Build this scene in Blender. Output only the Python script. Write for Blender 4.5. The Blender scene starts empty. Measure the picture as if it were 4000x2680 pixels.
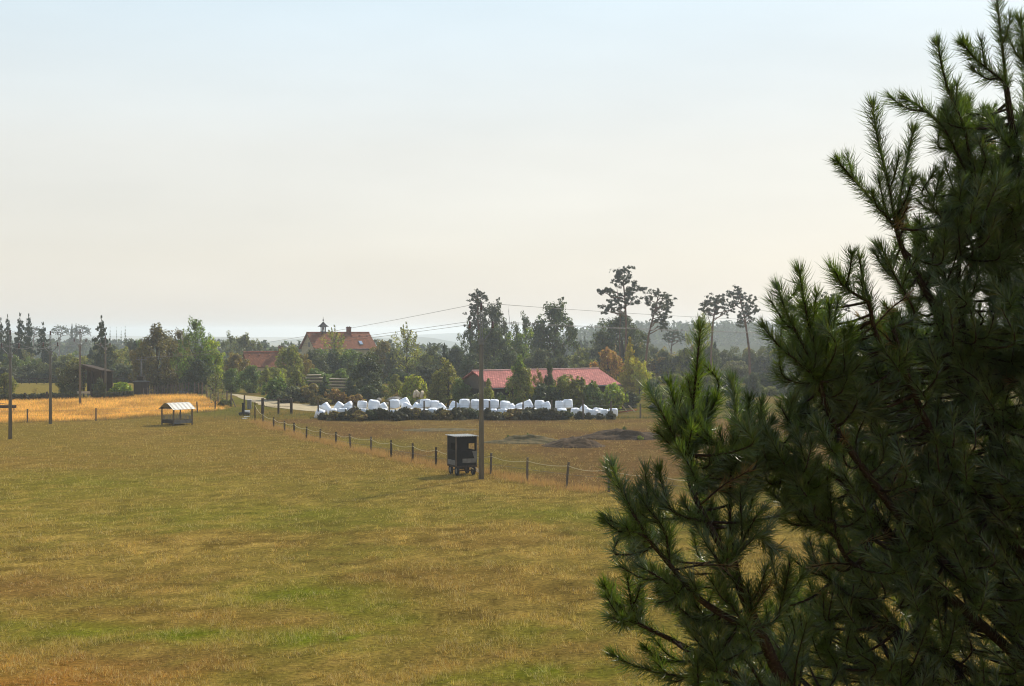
import bpy, math, random
import numpy as np
from mathutils import Vector, Matrix
R = math.radians
C = bpy.context.scene.collection
sc = bpy.context.scene
F, CX, HY, H = 5340.0, 2000.0, 1290.0, 9.0     # focal length in photo pixels, optical centre, horizon row, eye height (m)
SUN_AZ, SUN_EL = 34.0, 38.0                     # degrees right of the view axis, above the horizon

# ------------------------------------------------------------------ terrain
def sst(a, b, x):
    t = np.clip((x - a) / (b - a), 0, 1); return t * t * (3 - 2 * t)
def vnoise(x, y, seed=0):
    x = np.asarray(x, float); y = np.asarray(y, float)
    ix = np.floor(x).astype(np.int64); iy = np.floor(y).astype(np.int64)
    fx = x - ix; fy = y - iy
    fx = fx * fx * (3 - 2 * fx); fy = fy * fy * (3 - 2 * fy)
    def h(a, b):
        n = (a * 374761393 + b * 668265263 + seed * 974711) & 0x7fffffff
        n = ((n ^ (n >> 13)) * 1274126177) & 0x7fffffff
        n = (n ^ (n >> 16)) & 0xffff
        return n / 65535.0
    return (h(ix, iy) * (1 - fx) + h(ix + 1, iy) * fx) * (1 - fy) + (h(ix, iy + 1) * (1 - fx) + h(ix + 1, iy + 1) * fx) * fy
def fbm(x, y, seed=0, o=4):
    s = 0; a = .5; t = 0
    for i in range(o):
        s = s + a * vnoise(x * 2 ** i, y * 2 ** i, seed + i * 17); t += a; a *= .5
    return s / t
def zg(x, y):
    x = np.asarray(x, float); y = np.asarray(y, float)
    z = -3.2 * sst(226, 300, y) - 5.8 * sst(300, 800, y)
    ang = x / np.maximum(y, 1)
    valley = sst(-.215, -.16, ang) * (1 - sst(.0, .045, ang))
    z = z - 26 * sst(420, 1500, y) * valley
    right = sst(.02, .075, ang)
    z = z + 10 * sst(450, 950, y) * right
    z = z - 22 * sst(1150, 2200, y) * (1 - valley)
    hills = np.exp(-((y - 5400) / 900) ** 2) * (10 + 38 * fbm(x / 900, y / 2500, 5, 3)) * (.75 + .25 * np.sin(x / 500 + 1))
    mid = np.exp(-((y - 2900) / 350) ** 2) * 56 * sst(.3, .7, fbm(x / 380, y / 900, 9, 4))
    z = z + hills * sst(3500, 5000, y) + mid
    near = (1 - sst(150, 240, y))
    z = z + .16 * (fbm(x / 9, y / 9, 3, 3) - .5) * near
    z = z - 1.15 * np.exp(-((x + 50.5) / 7) ** 2 - ((y - 203) / 5.5) ** 2)      # hollow where the cars stand
    return z
def g(x, y): return float(zg(x, y))
def at(px, py):
    Y = H * F / (py - HY); return ((px - CX) / F * Y, Y)
def pt(px, py, Y): return Vector(((px - CX) / F * Y, Y, H - (py - HY) / F * Y))
def yof(py): return H * F / (py - HY)

# ------------------------------------------------------------------ objects
def tag(o, label=None, cat=None, group=None, kind=None):
    if label: o['label'] = label
    if cat: o['category'] = cat
    if group: o['group'] = group
    if kind: o['kind'] = kind
    return o
def thing(name, label, cat, loc=(0, 0, 0), rotz=0, group=None):
    o = bpy.data.objects.new(name, None); C.objects.link(o)
    o.empty_display_size = .3
    o.location = loc; o.rotation_euler = (0, 0, rotz)
    return tag(o, label, cat, group)
def copy_tree(o, parent=None):
    c = o.copy(); C.objects.link(c)
    if parent: c.parent = parent
    for ch in [k for k in o.children]: copy_tree(ch, c)
    return c
class MB:
    def __init__(s): s.v = []; s.f = []
    def add(s, vs, fs):
        n = len(s.v); s.v += [tuple(p) for p in vs]; s.f += [tuple(i + n for i in q) for q in fs]; return s
    def box(s, c, d, rz=0, rx=0, ry=0):
        m = Matrix.Translation(c) @ Matrix.Rotation(rz, 4, 'Z') @ Matrix.Rotation(ry, 4, 'Y') @ Matrix.Rotation(rx, 4, 'X')
        vs = [m @ Vector((x * d[0] / 2, y * d[1] / 2, z * d[2] / 2)) for z in (-1, 1) for x, y in ((-1, -1), (1, -1), (1, 1), (-1, 1))]
        return s.add(vs, [(3, 2, 1, 0), (4, 5, 6, 7), (0, 1, 5, 4), (1, 2, 6, 5), (2, 3, 7, 6), (3, 0, 4, 7)])
    def tube(s, pts, rad, n=8, cap=True):
        pts = [Vector(p) for p in pts]
        if not hasattr(rad, '__len__'): rad = [rad] * len(pts)
        vs = []; fs = []
        up = None
        for i, p in enumerate(pts):
            t = (pts[min(i + 1, len(pts) - 1)] - pts[max(i - 1, 0)]).normalized()
            if up is None: up = Vector((0, 0, 1)) if abs(t.z) < .9 else Vector((1, 0, 0))
            a = t.cross(up).normalized(); b = a.cross(t).normalized(); up = b
            for k in range(n):
                w = 2 * math.pi * k / n
                vs.append(p + (a * math.cos(w) + b * math.sin(w)) * rad[i])
        for i in range(len(pts) - 1):
            for k in range(n):
                k2 = (k + 1) % n
                fs.append((i * n + k, i * n + k2, (i + 1) * n + k2, (i + 1) * n + k))
        if cap:
            fs.append(tuple(range(n))[::-1]); fs.append(tuple((len(pts) - 1) * n + k for k in range(n)))
        return s.add(vs, fs)
    def quadprism(s, a, b, c, d, th):
        """a slab: four corners and a thickness downwards along its normal"""
        a, b, c, d = map(Vector, (a, b, c, d)); nn = (b - a).cross(d - a).normalized() * th
        vs = [a, b, c, d, a - nn, b - nn, c - nn, d - nn]
        return s.add(vs, [(0, 1, 2, 3), (7, 6, 5, 4), (0, 4, 5, 1), (1, 5, 6, 2), (2, 6, 7, 3), (3, 7, 4, 0)])
    def build(s, name, mat, parent=None, smooth=False):
        me = bpy.data.meshes.new(name); me.from_pydata(s.v, [], s.f); me.update()
        o = bpy.data.objects.new(name, me); C.objects.link(o)
        if mat: me.materials.append(mat)
        if smooth: me.polygons.foreach_set('use_smooth', [True] * len(me.polygons))
        if parent: o.parent = parent
        return o
def np_mesh(name, V, Fa, mat, colors=None, smooth=False):
    """V (n,3), Fa (m,k) arrays to a mesh"""
    me = bpy.data.meshes.new(name)
    V = np.ascontiguousarray(V, np.float32); Fa = np.ascontiguousarray(Fa, np.int32); m, k = Fa.shape
    me.vertices.add(len(V)); me.vertices.foreach_set('co', V.ravel())
    me.loops.add(m * k); me.loops.foreach_set('vertex_index', Fa.ravel())
    me.polygons.add(m); me.polygons.foreach_set('loop_start', np.arange(0, m * k, k, dtype=np.int32))
    if colors is not None:
        a = me.color_attributes.new('Col', 'FLOAT_COLOR', 'POINT')
        c4 = np.ones((len(V), 4), np.float32); c4[:, :3] = colors
        a.data.foreach_set('color', c4.ravel())
    me.update(calc_edges=True); me.validate()
    if smooth: me.polygons.foreach_set('use_smooth', np.ones(m, bool))
    if mat: me.materials.append(mat)
    return me
def link(name, me, parent=None):
    o = bpy.data.objects.new(name, me); C.objects.link(o)
    if parent: o.parent = parent
    return o

# ------------------------------------------------------------------ materials
def nt(name):
    m = bpy.data.materials.new(name); m.use_nodes = True
    t = m.node_tree; t.nodes.clear()
    out = t.nodes.new('ShaderNodeOutputMaterial')
    return m, t, out
def N(t, typ, **kw):
    n = t.nodes.new(typ)
    for k, v in kw.items(): setattr(n, k, v)
    return n
def pmat(name, col, rough=.8, var=.25, scale=8, metallic=0, spec=.08, bump=0, stretch=(1, 1, 1), col2=None):
    """principled with a noise-mottled colour"""
    m, t, out = nt(name)
    p = N(t, 'ShaderNodeBsdfPrincipled'); p.inputs['Roughness'].default_value = rough
    p.inputs['Metallic'].default_value = metallic; p.inputs['Specular IOR Level'].default_value = spec
    tc = N(t, 'ShaderNodeTexCoord'); mp = N(t, 'ShaderNodeMapping'); mp.inputs['Scale'].default_value = stretch
    t.links.new(tc.outputs['Object'], mp.inputs['Vector'])
    no = N(t, 'ShaderNodeTexNoise'); no.inputs['Scale'].default_value = scale; no.inputs['Detail'].default_value = 5
    t.links.new(mp.outputs[0], no.inputs['Vector'])
    cr = N(t, 'ShaderNodeValToRGB')
    c2 = col2 or tuple(min(1, c * (1 + var)) for c in col); c1 = tuple(c * (1 - var) for c in col)
    cr.color_ramp.elements[0].position = .3; cr.color_ramp.elements[1].position = .7
    cr.color_ramp.elements[0].color = (*c1, 1); cr.color_ramp.elements[1].color = (*c2, 1)
    t.links.new(no.outputs['Fac'], cr.inputs['Fac']); t.links.new(cr.outputs[0], p.inputs['Base Color'])
    if bump:
        b = N(t, 'ShaderNodeBump'); b.inputs['Strength'].default_value = bump; b.inputs['Distance'].default_value = .03
        t.links.new(no.outputs['Fac'], b.inputs['Height']); t.links.new(b.outputs[0], p.inputs['Normal'])
    t.links.new(p.outputs[0], out.inputs[0]); return m
def leafmat(name, trans=.35, gloss=.04, attr=None, vlo=.6, vhi=1.45, hue=.03, rough=.45, tcol=(1.25, 1.3, .6)):
    """leaf: diffuse + translucent + a little gloss; colour from the object (or a colour attribute), varied leaf by leaf"""
    m, t, out = nt(name)
    if attr:
        src = N(t, 'ShaderNodeAttribute', attribute_name=attr).outputs['Color']
    else:
        src = N(t, 'ShaderNodeObjectInfo').outputs['Color']
    ge = N(t, 'ShaderNodeNewGeometry')
    mv = N(t, 'ShaderNodeMapRange'); mv.inputs['To Min'].default_value = vlo; mv.inputs['To Max'].default_value = vhi
    t.links.new(ge.outputs['Random Per Island'], mv.inputs['Value'])
    hs = N(t, 'ShaderNodeHueSaturation')
    mu = N(t, 'ShaderNodeMath', operation='MULTIPLY'); mu.inputs[1].default_value = 7.31
    fr = N(t, 'ShaderNodeMath', operation='FRACT')
    t.links.new(ge.outputs['Random Per Island'], mu.inputs[0]); t.links.new(mu.outputs[0], fr.inputs[0])
    mh = N(t, 'ShaderNodeMapRange'); mh.inputs['To Min'].default_value = .5 - hue; mh.inputs['To Max'].default_value = .5 + hue
    t.links.new(fr.outputs[0], mh.inputs['Value']); t.links.new(mh.outputs[0], hs.inputs['Hue'])
    t.links.new(mv.outputs[0], hs.inputs['Value']); t.links.new(src, hs.inputs['Color'])
    d = N(t, 'ShaderNodeBsdfDiffuse'); tr = N(t, 'ShaderNodeBsdfTranslucent'); gl = N(t, 'ShaderNodeBsdfGlossy')
    gl.inputs['Roughness'].default_value = rough; gl.inputs['Color'].default_value = (.9, .9, .85, 1)
    mt = N(t, 'ShaderNodeMixRGB', blend_type='MULTIPLY'); mt.inputs[0].default_value = 1; mt.inputs[2].default_value = (*tcol, 1)
    t.links.new(hs.outputs[0], d.inputs['Color']); t.links.new(hs.outputs[0], mt.inputs[1]); t.links.new(mt.outputs[0], tr.inputs['Color'])
    m1 = N(t, 'ShaderNodeMixShader'); m1.inputs[0].default_value = trans
    t.links.new(d.outputs[0], m1.inputs[1]); t.links.new(tr.outputs[0], m1.inputs[2])
    m2 = N(t, 'ShaderNodeMixShader'); m2.inputs[0].default_value = gloss
    t.links.new(m1.outputs[0], m2.inputs[1]); t.links.new(gl.outputs[0], m2.inputs[2])
    t.links.new(m2.outputs[0], out.inputs[0]); return m
M = {}
M['leaf'] = leafmat('tree_leaf', .5, .03, vlo=.45, vhi=1.65, hue=.035, tcol=(1.35, 1.38, .6))
M['pineleaf'] = leafmat('conifer_needle', .15, .03, hue=.02)
M['needle'] = leafmat('pine_needle', .42, .06, vlo=.5, vhi=1.55, hue=.03, rough=.36, tcol=(1.9, 2.05, .4))
M['grass'] = leafmat('grass_blade', .3, .03, attr='Col', vlo=.7, vhi=1.4, hue=.015, tcol=(1.2, 1.15, .7))
M['bark'] = pmat('bark', (.07, .052, .04), .9, .4, 6, bump=.4, stretch=(3, 3, .6))
M['pinebark'] = pmat('pine_bark', (.13, .075, .05), .9, .4, 6, stretch=(3, 3, .6))
M['twig'] = pmat('twig_bark', (.035, .022, .015), .85, .45, 90, bump=.4)
M['concrete'] = pmat('pole_concrete', (.135, .13, .122), .85, .22, 3, bump=.15, stretch=(2, 2, .3))
M['steel'] = pmat('galvanised_steel', (.16, .165, .17), .55, .2, 5, metallic=.4)
M['insul'] = pmat('brown_insulator', (.07, .03, .02), .25, .2, 5, spec=.6)
M['wire'] = pmat('wire', (.17, .165, .16), .6, .1, 1)
M['oldwood'] = pmat('weathered_wood', (.12, .095, .072), .9, .35, 5, bump=.3, stretch=(4, 4, .5))
M['darkwood'] = pmat('dark_wood', (.05, .037, .028), .9, .4, 5, bump=.3, stretch=(4, 4, .5))
M['palewood'] = pmat('pale_wood', (.5, .41, .29), .85, .25, 4, stretch=(.4, 4, 4))
M['rope'] = pmat('rope', (.62, .55, .36), .8, .15, 10)
M['white'] = pmat('bale_film', (.76, .78, .81), .34, .05, 3, spec=.5, bump=.12)
M['tile'] = None
# ------------------------------------------------------------------ ground colours
RED_TILE = (.36, .10, .045)
FENCE = [(996,1649),(1028,1653),(1069,1673),(1112,1683),(1149,1695),(1197,1717),(1251,1722),(1312,1736),(1370,1753),(1449,1767),
         (1527,1788),(1611,1805),(1704,1823),(1806,1838),(1918,1851),(2060,1881),(2212,1907),(2378,1921),(2560,1940),(2760,1962)]
FTOP = [1572,1615,1629,1644,1652,1666,1676,1687,1696,1708,1721,1731,1746,1758,1770,1789,1805,1818,1836,1855]
FXY = [at(*p) for p in FENCE]
fx_, fy_ = np.array([p[0] for p in FXY]), np.array([p[1] for p in FXY])
GOLD = [at(-700,1672), at(0,1651), at(250,1643), at(500,1633), at(640,1622), at(850,1604), at(912,1590), at(880,1576), at(815,1556), at(770,1541), at(735,1538),
        at(590,1543), at(500,1548), at(300,1557), at(0,1563), at(-700,1575)]
def inpoly(x, y, poly):
    ins = np.zeros(x.shape, bool); n = len(poly)
    for i in range(n):
        x1, y1 = poly[i]; x2, y2 = poly[(i + 1) % n]
        if y1 == y2: continue
        c = ((y1 > y) != (y2 > y)) & (x < (x2 - x1) * (y - y1) / (y2 - y1) + x1)
        ins ^= c
    return ins
def blob(x, y, px, py, rx, ry):
    cx, cy = at(px, py); return np.exp(-((x - cx) / rx) ** 2 - ((y - cy) / ry) ** 2)
def mixc(a, b, f): return a * (1 - f[..., None]) + np.asarray(b, float) * f[..., None]
def groundcol(x, y):
    x = np.asarray(x, float); y = np.asarray(y, float)
    wx = (fbm(x / .8, y / 1.0, 201, 3) - .5) * 2.6 + (fbm(x / 3, y / 3.6, 203, 3) - .5) * 3; wy = (fbm(x / .8 + 50, y / 1.0, 205, 3) - .5) * 3.4 + (fbm(x / 3 + 50, y / 3.6, 207, 3) - .5) * 4
    x0, y0 = x, y; nearf = 1 - sst(70, 120, y); x = x + wx * nearf; y = y + wy * nearf
    c = np.zeros(x.shape + (3,)) + np.array((.195, .16, .058))                       # yellow olive turf
    n1 = fbm(x / 7, y / 9, 21, 6); n2 = fbm(x / 2.2, y / 3, 31, 6); n3 = fbm(x / 22, y / 22, 41, 3)
    c = mixc(c, (.155, .15, .042), sst(.45, .65, n1) * .8)                           # greener
    c = mixc(c, (.185, .122, .052), sst(.5, .68, fbm(x / 10, y / 6, 51, 6)) * .55)      # brown
    c = mixc(c, (.3, .225, .095), sst(.55, .75, n2) * .6)                             # straw
    sp = fbm(x / .5, y / .6, 221, 4); c = mixc(c, (.1, .075, .025), sst(.58, .72, sp) * .75 * nearf); c = mixc(c, (.36, .28, .12), sst(.56, .7, fbm(x / .4, y / .5, 231, 4)) * .6 * nearf)
    far = sst(60, 105, y)
    c = mixc(c, (.185, .138, .057), far * .6)
    gr = np.zeros(x.shape)
    for (px, py, rx, ry, a) in ((1220,2320,2.4,2.4,.85),(1400,2360,1.7,1.8,.6),(720,2490,1.3,1.1,.9),(1260,2490,1.7,1.2,1),(330,2475,1.6,1.3,.7),(2080,2480,1.8,1.6,.6),(2150,2640,2.,1.3,.8),
                                (1500,2420,1.2,1,.6),(100,2440,1.4,1.,.5),(1000,2000,8,6,.35),(400,1900,9,8,.35),(2200,2010,5,4,.4),(1800,2660,1.3,.8,.6)):
        gr = np.maximum(gr, 1.15 * a * blob(x0 * .65 + x * .35, y0 * .65 + y * .35, px, py, rx * 1.15, ry))
    gr = gr * sst(.2, .48, fbm(x / 1.1, y / 1.2, 71, 6))
    c = mixc(c, (.115, .16, .012), np.clip(gr, 0, 1))
    br = np.zeros(x.shape)
    for (px, py, rx, ry, a) in ((150,2290,3.,3.2,.8),(560,2260,2.5,2,.45),(600,2600,3.2,1.2,.8),(1500,2270,3,3,.4),(2250,2560,2.2,2.2,.65),(1900,2560,1.5,1.2,.5)):
        br = np.maximum(br, a * blob(x, y, px, py, rx, ry))
    c = mixc(c, (.17, .11, .052), br * sst(.2, .5, n2 + .1))
    c = mixc(c, (.24, .13, .045), np.clip(blob(x, y, 150, 2680, 3.4, 1.6) * .9, 0, 1))
    x, y = x0, y0
    # paddock behind the rope fence
    fy = np.interp(x, fx_, fy_)
    pad = ((y > fy + (n2 - .5) * 1.2) & (x > fx_[0])) .astype(float) * (1 - sst(137, 141, y))
    pc = mixc(np.zeros(x.shape + (3,)) + np.array((.15, .1, .06)), (.18, .135, .07), sst(.45, .7, n1))
    pc = mixc(pc, (.15, .14, .05), (1 - sst(fy + 6, fy + 22, y)) * sst(.3, .6, n1) * .9)
    c = c * (1 - pad[..., None]) + pc * pad[..., None]
    # the verge beyond the paddock
    ver = sst(137, 142, y) * (x > -60)
    c = mixc(c, (.17, .135, .06), ver * .7)
    c = mixc(c, (.11, .13, .035), sst(140, 150, y) * sst(.45, .6, n1) * (x > -60) * .7)
    # golden field
    gp = inpoly(x + (n2 - .5) * 3, y + (n1 - .5) * 2.5, GOLD).astype(float)
    gc = mixc(np.zeros(x.shape + (3,)) + np.array((.46, .32, .165)), (.31, .205, .105), sst(.42, .62, fbm(x / 3.5, y / 7, 81, 4)) * .9)
    c = c * (1 - gp[..., None]) + gc * gp[..., None]
    # pale meadow behind, then rough country
    me = sst(185, 190, y) * (x < -38)
    c = mixc(c, (.2, .175, .075), me * (1 - gp))
    fo = sst(236, 275, y)
    fc = mixc(np.zeros(x.shape + (3,)) + np.array((.055, .07, .035)), (.24, .2, .11), (fbm(x / 260, y / 500, 91, 4) > .56).astype(float) * sst(1000, 1500, y))
    c = c * (1 - fo[..., None]) + fc * fo[..., None]
    # bright verge by the track
    c = mixc(c, (.1, .19, .03), blob(x, y, 1045, 1556, 4, 5) * .8)
    return np.clip(c * np.array((1.58, 1.32, .71)), 0, 1)

def ground_material():
    m, t, out = nt('dry_turf')
    a = N(t, 'ShaderNodeAttribute', attribute_name='Col')
    tc = N(t, 'ShaderNodeTexCoord')
    def noise(s, d, stretch=None):
        n = N(t, 'ShaderNodeTexNoise'); n.inputs['Scale'].default_value = s; n.inputs['Detail'].default_value = d; n.inputs['Roughness'].default_value = .65
        t.links.new(tc.outputs['Object'], n.inputs['Vector']); return n
    n1 = noise(6, 8); n2 = noise(.9, 6)
    r1 = N(t, 'ShaderNodeMapRange'); r1.inputs['From Min'].default_value = .3; r1.inputs['From Max'].default_value = .7; r1.inputs['To Min'].default_value = .35; r1.inputs['To Max'].default_value = 1.35
    r2 = N(t, 'ShaderNodeMapRange'); r2.inputs['From Min'].default_value = .3; r2.inputs['From Max'].default_value = .7; r2.inputs['To Min'].default_value = .72; r2.inputs['To Max'].default_value = 1.22
    t.links.new(n1.outputs['Fac'], r1.inputs['Value']); t.links.new(n2.outputs['Fac'], r2.inputs['Value'])
    mu = N(t, 'ShaderNodeMath', operation='MULTIPLY'); t.links.new(r1.outputs[0], mu.inputs[0]); t.links.new(r2.outputs[0], mu.inputs[1])
    hs = N(t, 'ShaderNodeHueSaturation'); hs.inputs['Saturation'].default_value = 1.0; t.links.new(a.outputs['Color'], hs.inputs['Color']); t.links.new(mu.outputs[0], hs.inputs['Value'])
    d = N(t, 'ShaderNodeBsdfDiffuse'); d.inputs['Roughness'].default_value = .8
    b = N(t, 'ShaderNodeBump'); b.inputs['Strength'].default_value = .7; b.inputs['Distance'].default_value = .12
    t.links.new(n1.outputs['Fac'], b.inputs['Height']); t.links.new(b.outputs[0], d.inputs['Normal'])
    t.links.new(hs.outputs[0], d.inputs['Color']); t.links.new(d.outputs[0], out.inputs[0])
    return m
def axis(lo, hi, flo, fhi, step, grow=1.18):
    a = list(np.arange(flo, fhi + 1e-6, step)); s = step; v = fhi
    while v < hi: s *= grow; v += s; a.append(min(v, hi))
    s = step; v = flo
    while v > lo: s *= grow; v -= s; a.insert(0, max(v, lo))
    return np.array(a)
gx = axis(-6500, 6500, -78, 48, .6); gy = axis(-60, 7200, 28, 240, .7, 1.1)
GX, GY = np.meshgrid(gx, gy)
GZ = zg(GX, GY)
nx, ny = len(gx), len(gy)
V = np.stack([GX.ravel(), GY.ravel(), GZ.ravel()], 1)
i = np.arange(nx - 1)[None, :] + np.arange(ny - 1)[:, None] * nx
Fq = np.stack([i, i + 1, i + nx + 1, i + nx], -1).reshape(-1, 4)
tag(link('ground', np_mesh('ground', V, Fq, ground_material(), groundcol(GX, GY).reshape(-1, 3), True)), kind='structure')

# track
def ribbon(name, up, lo, mat, zoff, n=60):
    def rs(p):
        p = np.array([at(*q) for q in p]); s = np.linspace(0, 1, len(p)); q = np.linspace(0, 1, n)
        return np.stack([np.interp(q, s, p[:, 0]), np.interp(q, s, p[:, 1])], 1)
    a, b = rs(up), rs(lo); rows = 10
    V = []; 
    for k in range(rows + 1):
        f = k / rows; p = a * (1 - f) + b * f
        if k in (0, rows): p = p + (np.stack([fbm(np.arange(n) / 2.5, np.full(n, k * 3.3), 3, 3), fbm(np.arange(n) / 2.5, np.full(n, k * 7.3 + 40), 8, 3)], 1) - .5) * 1.3
        V.append(np.concatenate([p, (zg(p[:, 0], p[:, 1]) + zoff)[:, None]], 1))
    V = np.concatenate(V); i = np.arange(n - 1)[None, :] + np.arange(rows)[:, None] * n
    Fq = np.stack([i, i + 1, i + n + 1, i + n], -1).reshape(-1, 4)
    return tag(link(name, np_mesh(name, V, Fq, mat, None, True)), kind='structure')
M['track'] = pmat('track_gravel', (.36, .29, .18), .95, .22, .9, bump=.2)
ribbon('dirt_road', [(905,1538),(935,1542),(1010,1552),(1060,1563),(1140,1574),(1240,1586),(1400,1590),(1700,1592),(2100,1592)],
       [(885,1540),(912,1546),(955,1563),(1010,1580),(1080,1594),(1240,1609),(1400,1612),(1700,1612),(2100,1610)], M['track'], .03)

# ------------------------------------------------------------------ grass
def blades(name, x, y, h, w, col, lean=.5, seed=1, curve=True):
    rg = np.random.default_rng(seed); n = len(x)
    z = zg(x, y) - .01
    th = rg.uniform(0, 2 * np.pi, n); ld = rg.uniform(0, 2 * np.pi, n); la = rg.uniform(.1, 1, n) * lean * h
    wx, wy = np.cos(th) * w / 2, np.sin(th) * w / 2
    b0 = np.stack([x - wx, y - wy, z], 1); b1 = np.stack([x + wx, y + wy, z], 1)
    tip = np.stack([x + np.cos(ld) * la, y + np.sin(ld) * la, z + h * np.sqrt(np.maximum(.15, 1 - (la / np.maximum(h, 1e-4)) ** 2 * .6))], 1)
    V = np.stack([b0, b1, tip], 1).reshape(-1, 3)
    Fa = np.arange(3 * n).reshape(-1, 3)
    return tag(link(name, np_mesh(name, V, Fa, M['grass'], np.repeat(col, 3, 0))), kind='stuff')
rg = np.random.default_rng(7)
n = 620000
py = 1290 + 1420 * rg.uniform(.175, 1, n) ** 1.0; px = rg.uniform(-120, 4100, n)
Y = H * F / (py - HY); X = (px - CX) / F * Y
kx, ky = X + rg.normal(0, .05, n), Y + rg.normal(0, .05, n)
fy = np.interp(X, fx_, fy_)
keep = ~inpoly(X, Y, GOLD) & (Y < 137) & (Y > 32) & ((px < 3300) | (rg.uniform(size=n) < .5))
dens = .55 * fbm(X / .9, Y / 1.1, 121, 3) + .45 * fbm(X / .22, Y / .3, 123, 2)
keep &= rg.uniform(size=n) < sst(.38, .6, dens) * .92 + .08
X, Y, fy, dens = X[keep], Y[keep], fy[keep], dens[keep]; n = len(X)
base = groundcol(X, Y); kind_ = rg.uniform(size=n)
straw = np.array((.6, .48, .21))
f = (kind_ < .34) * rg.uniform(.4, 1, n); base = mixc(base * rg.uniform(.85, 1.75, (n, 1)), straw, f)
f = (kind_ > .8) * .5; base = mixc(base, (.07, .07, .02), f)
hh = rg.uniform(.035, .125, n) * (.6 + 1.3 * sst(.45, .7, dens)) * (1 + .7 * (rg.uniform(size=n) < .06)) * np.clip(.85 + Y / 200, 1, 1.3)
ww = .006 + .00014 * Y
blades('grass', X, Y, hh, ww, base, 1.1, 5)
# standing straw of the golden field
n = 60000
py = rg.uniform(1537, 1655, n); px = rg.uniform(-60, 925, n)
Y = H * F / (py - HY); X = (px - CX) / F * Y
k = inpoly(X, Y, GOLD); X, Y = X[k], Y[k]
b = groundcol(X, Y) * np.array((.97, 1.03, 1.05)) * rg.uniform(.85, 1.25, (len(X), 1))
blades('stubble', X, Y, rg.uniform(.12, .4, len(X)), np.full(len(X), .05), b, .6, 9)
# tall dry grass along the fences
def strip(poly, per, hmax, sx, sy, seed):
    rg = np.random.default_rng(seed); xs = []; ys = []
    for (a, b) in zip(poly[:-1], poly[1:]):
        L = math.dist(a, b); m = int(L * per); t = rg.uniform(0, 1, m)
        xs.append(a[0] + (b[0] - a[0]) * t); ys.append(a[1] + (b[1] - a[1]) * t)
    x = np.concatenate(xs); y = np.concatenate(ys)
    x = x + rg.normal(0, sx, len(x)); y = y + rg.normal(0, sy, len(x))
    k = rg.uniform(size=len(x)) < sst(.3, .55, fbm(x / 1.4, y / 1.4, seed, 3)) * .95 + .05
    return x[k], y[k]
x, y = strip([(p[0], p[1] - .1) for p in FXY], 420, .6, .4, .75, 11)
c = np.array((.36, .2, .075)) * rg.uniform(.7, 1.35, (len(x), 1)); c = mixc(c, (.42, .3, .12), rg.uniform(0, .8, len(x)))
blades('tall_grass', x, y, rg.uniform(.12, .5, len(x)) * (1.1 - .5 * rg.uniform(size=len(x)) ** 2), np.full(len(x), .016), c, .55, 12)
x, y = strip([at(-80,1654), at(250,1645), at(500,1635), at(640,1624), at(850,1606)], 140, .5, .8, .7, 13)
c = np.array((.26, .18, .06)) * rg.uniform(.6, 1.2, (len(x), 1))
blades('tall_grass', x, y, rg.uniform(.1, .4, len(x)), np.full(len(x), .03), c, .55, 14)
x, y = strip([at(880,1585), at(960,1612), at(1000,1640), at(1060,1618), at(1240,1620), at(1290,1634)], 60, .5, 2.4, 2.2, 15)
c = mixc(np.array((.2, .15, .05)) * rg.uniform(.6, 1.3, (len(x), 1)), (.1, .12, .03), rg.uniform(0, 1, len(x)))
blades('rough_grass', x, y, rg.uniform(.1, .45, len(x)), np.full(len(x), .04), c, .6, 16)
x, y = strip([at(1290,1637), at(1700,1637), at(2100,1637), at(2480,1634), at(2900,1634)], 110, .5, 1, .5, 17)
c = mixc(np.array((.12, .09, .035)) * rg.uniform(.6, 1.3, (len(x), 1)), (.08, .11, .03), rg.uniform(0, 1, len(x)))
blades('rough_grass', x, y, rg.uniform(.1, .5, len(x)), np.full(len(x), .035), c, .6, 18)
# ------------------------------------------------------------------ tree prototypes (unit size: height 1, width 1)
def cards(P, size, rg, tilt=None, asp=(.45, .8), nrm=None):
    """small leaf-shaped faces at points P, facing roughly along nrm"""
    n = len(P)
    a = rg.normal(size=(n, 3))
    if nrm is not None:
        nrm = nrm / np.maximum(np.linalg.norm(nrm, axis=1)[:, None], 1e-6); a -= nrm * (a * nrm).sum(1)[:, None]
    a /= np.linalg.norm(a, axis=1)[:, None]
    b = rg.normal(size=(n, 3)) if nrm is None else np.cross(nrm, a)
    if tilt is not None: b = b * .5 + tilt
    b -= a * (a * b).sum(1)[:, None]; b /= np.linalg.norm(b, axis=1)[:, None]
    s = size * rg.uniform(.6, 1.35, n)[:, None]; w = s * rg.uniform(*asp, n)[:, None]
    V = np.stack([P - a * s, P - b * w * .8 - a * s * .1, P + a * s, P + b * w * .8 + a * s * .1], 1).reshape(-1, 3)
    return V, np.arange(4 * n).reshape(-1, 4)
def ball(c, r, n, rg, hollow=.35):
    d = rg.normal(size=(n, 3)); d /= np.linalg.norm(d, axis=1)[:, None]
    return np.asarray(c) + d * np.asarray(r) * (rg.uniform(size=(n, 1)) ** hollow)
def crown_mesh(name, blobs, per, size, mat, seed):
    rg = np.random.default_rng(seed); P = []; Q = []
    for (c, r) in blobs:
        r = np.asarray(r if hasattr(r, '__len__') else (r, r, r), float)
        k = max(12, int(per * (r.prod() ** (1 / 3) / .12) ** 2)); P.append(ball(c, r, k, rg)); Q.append((P[-1] - np.asarray(c)) / r + rg.normal(0, .45, (k, 3)) + np.array((0, 0, .25)))
    V, Fa = cards(np.concatenate(P), size, rg, None, (.45, .8), np.concatenate(Q))
    return np_mesh(name, V, Fa, mat)
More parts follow.
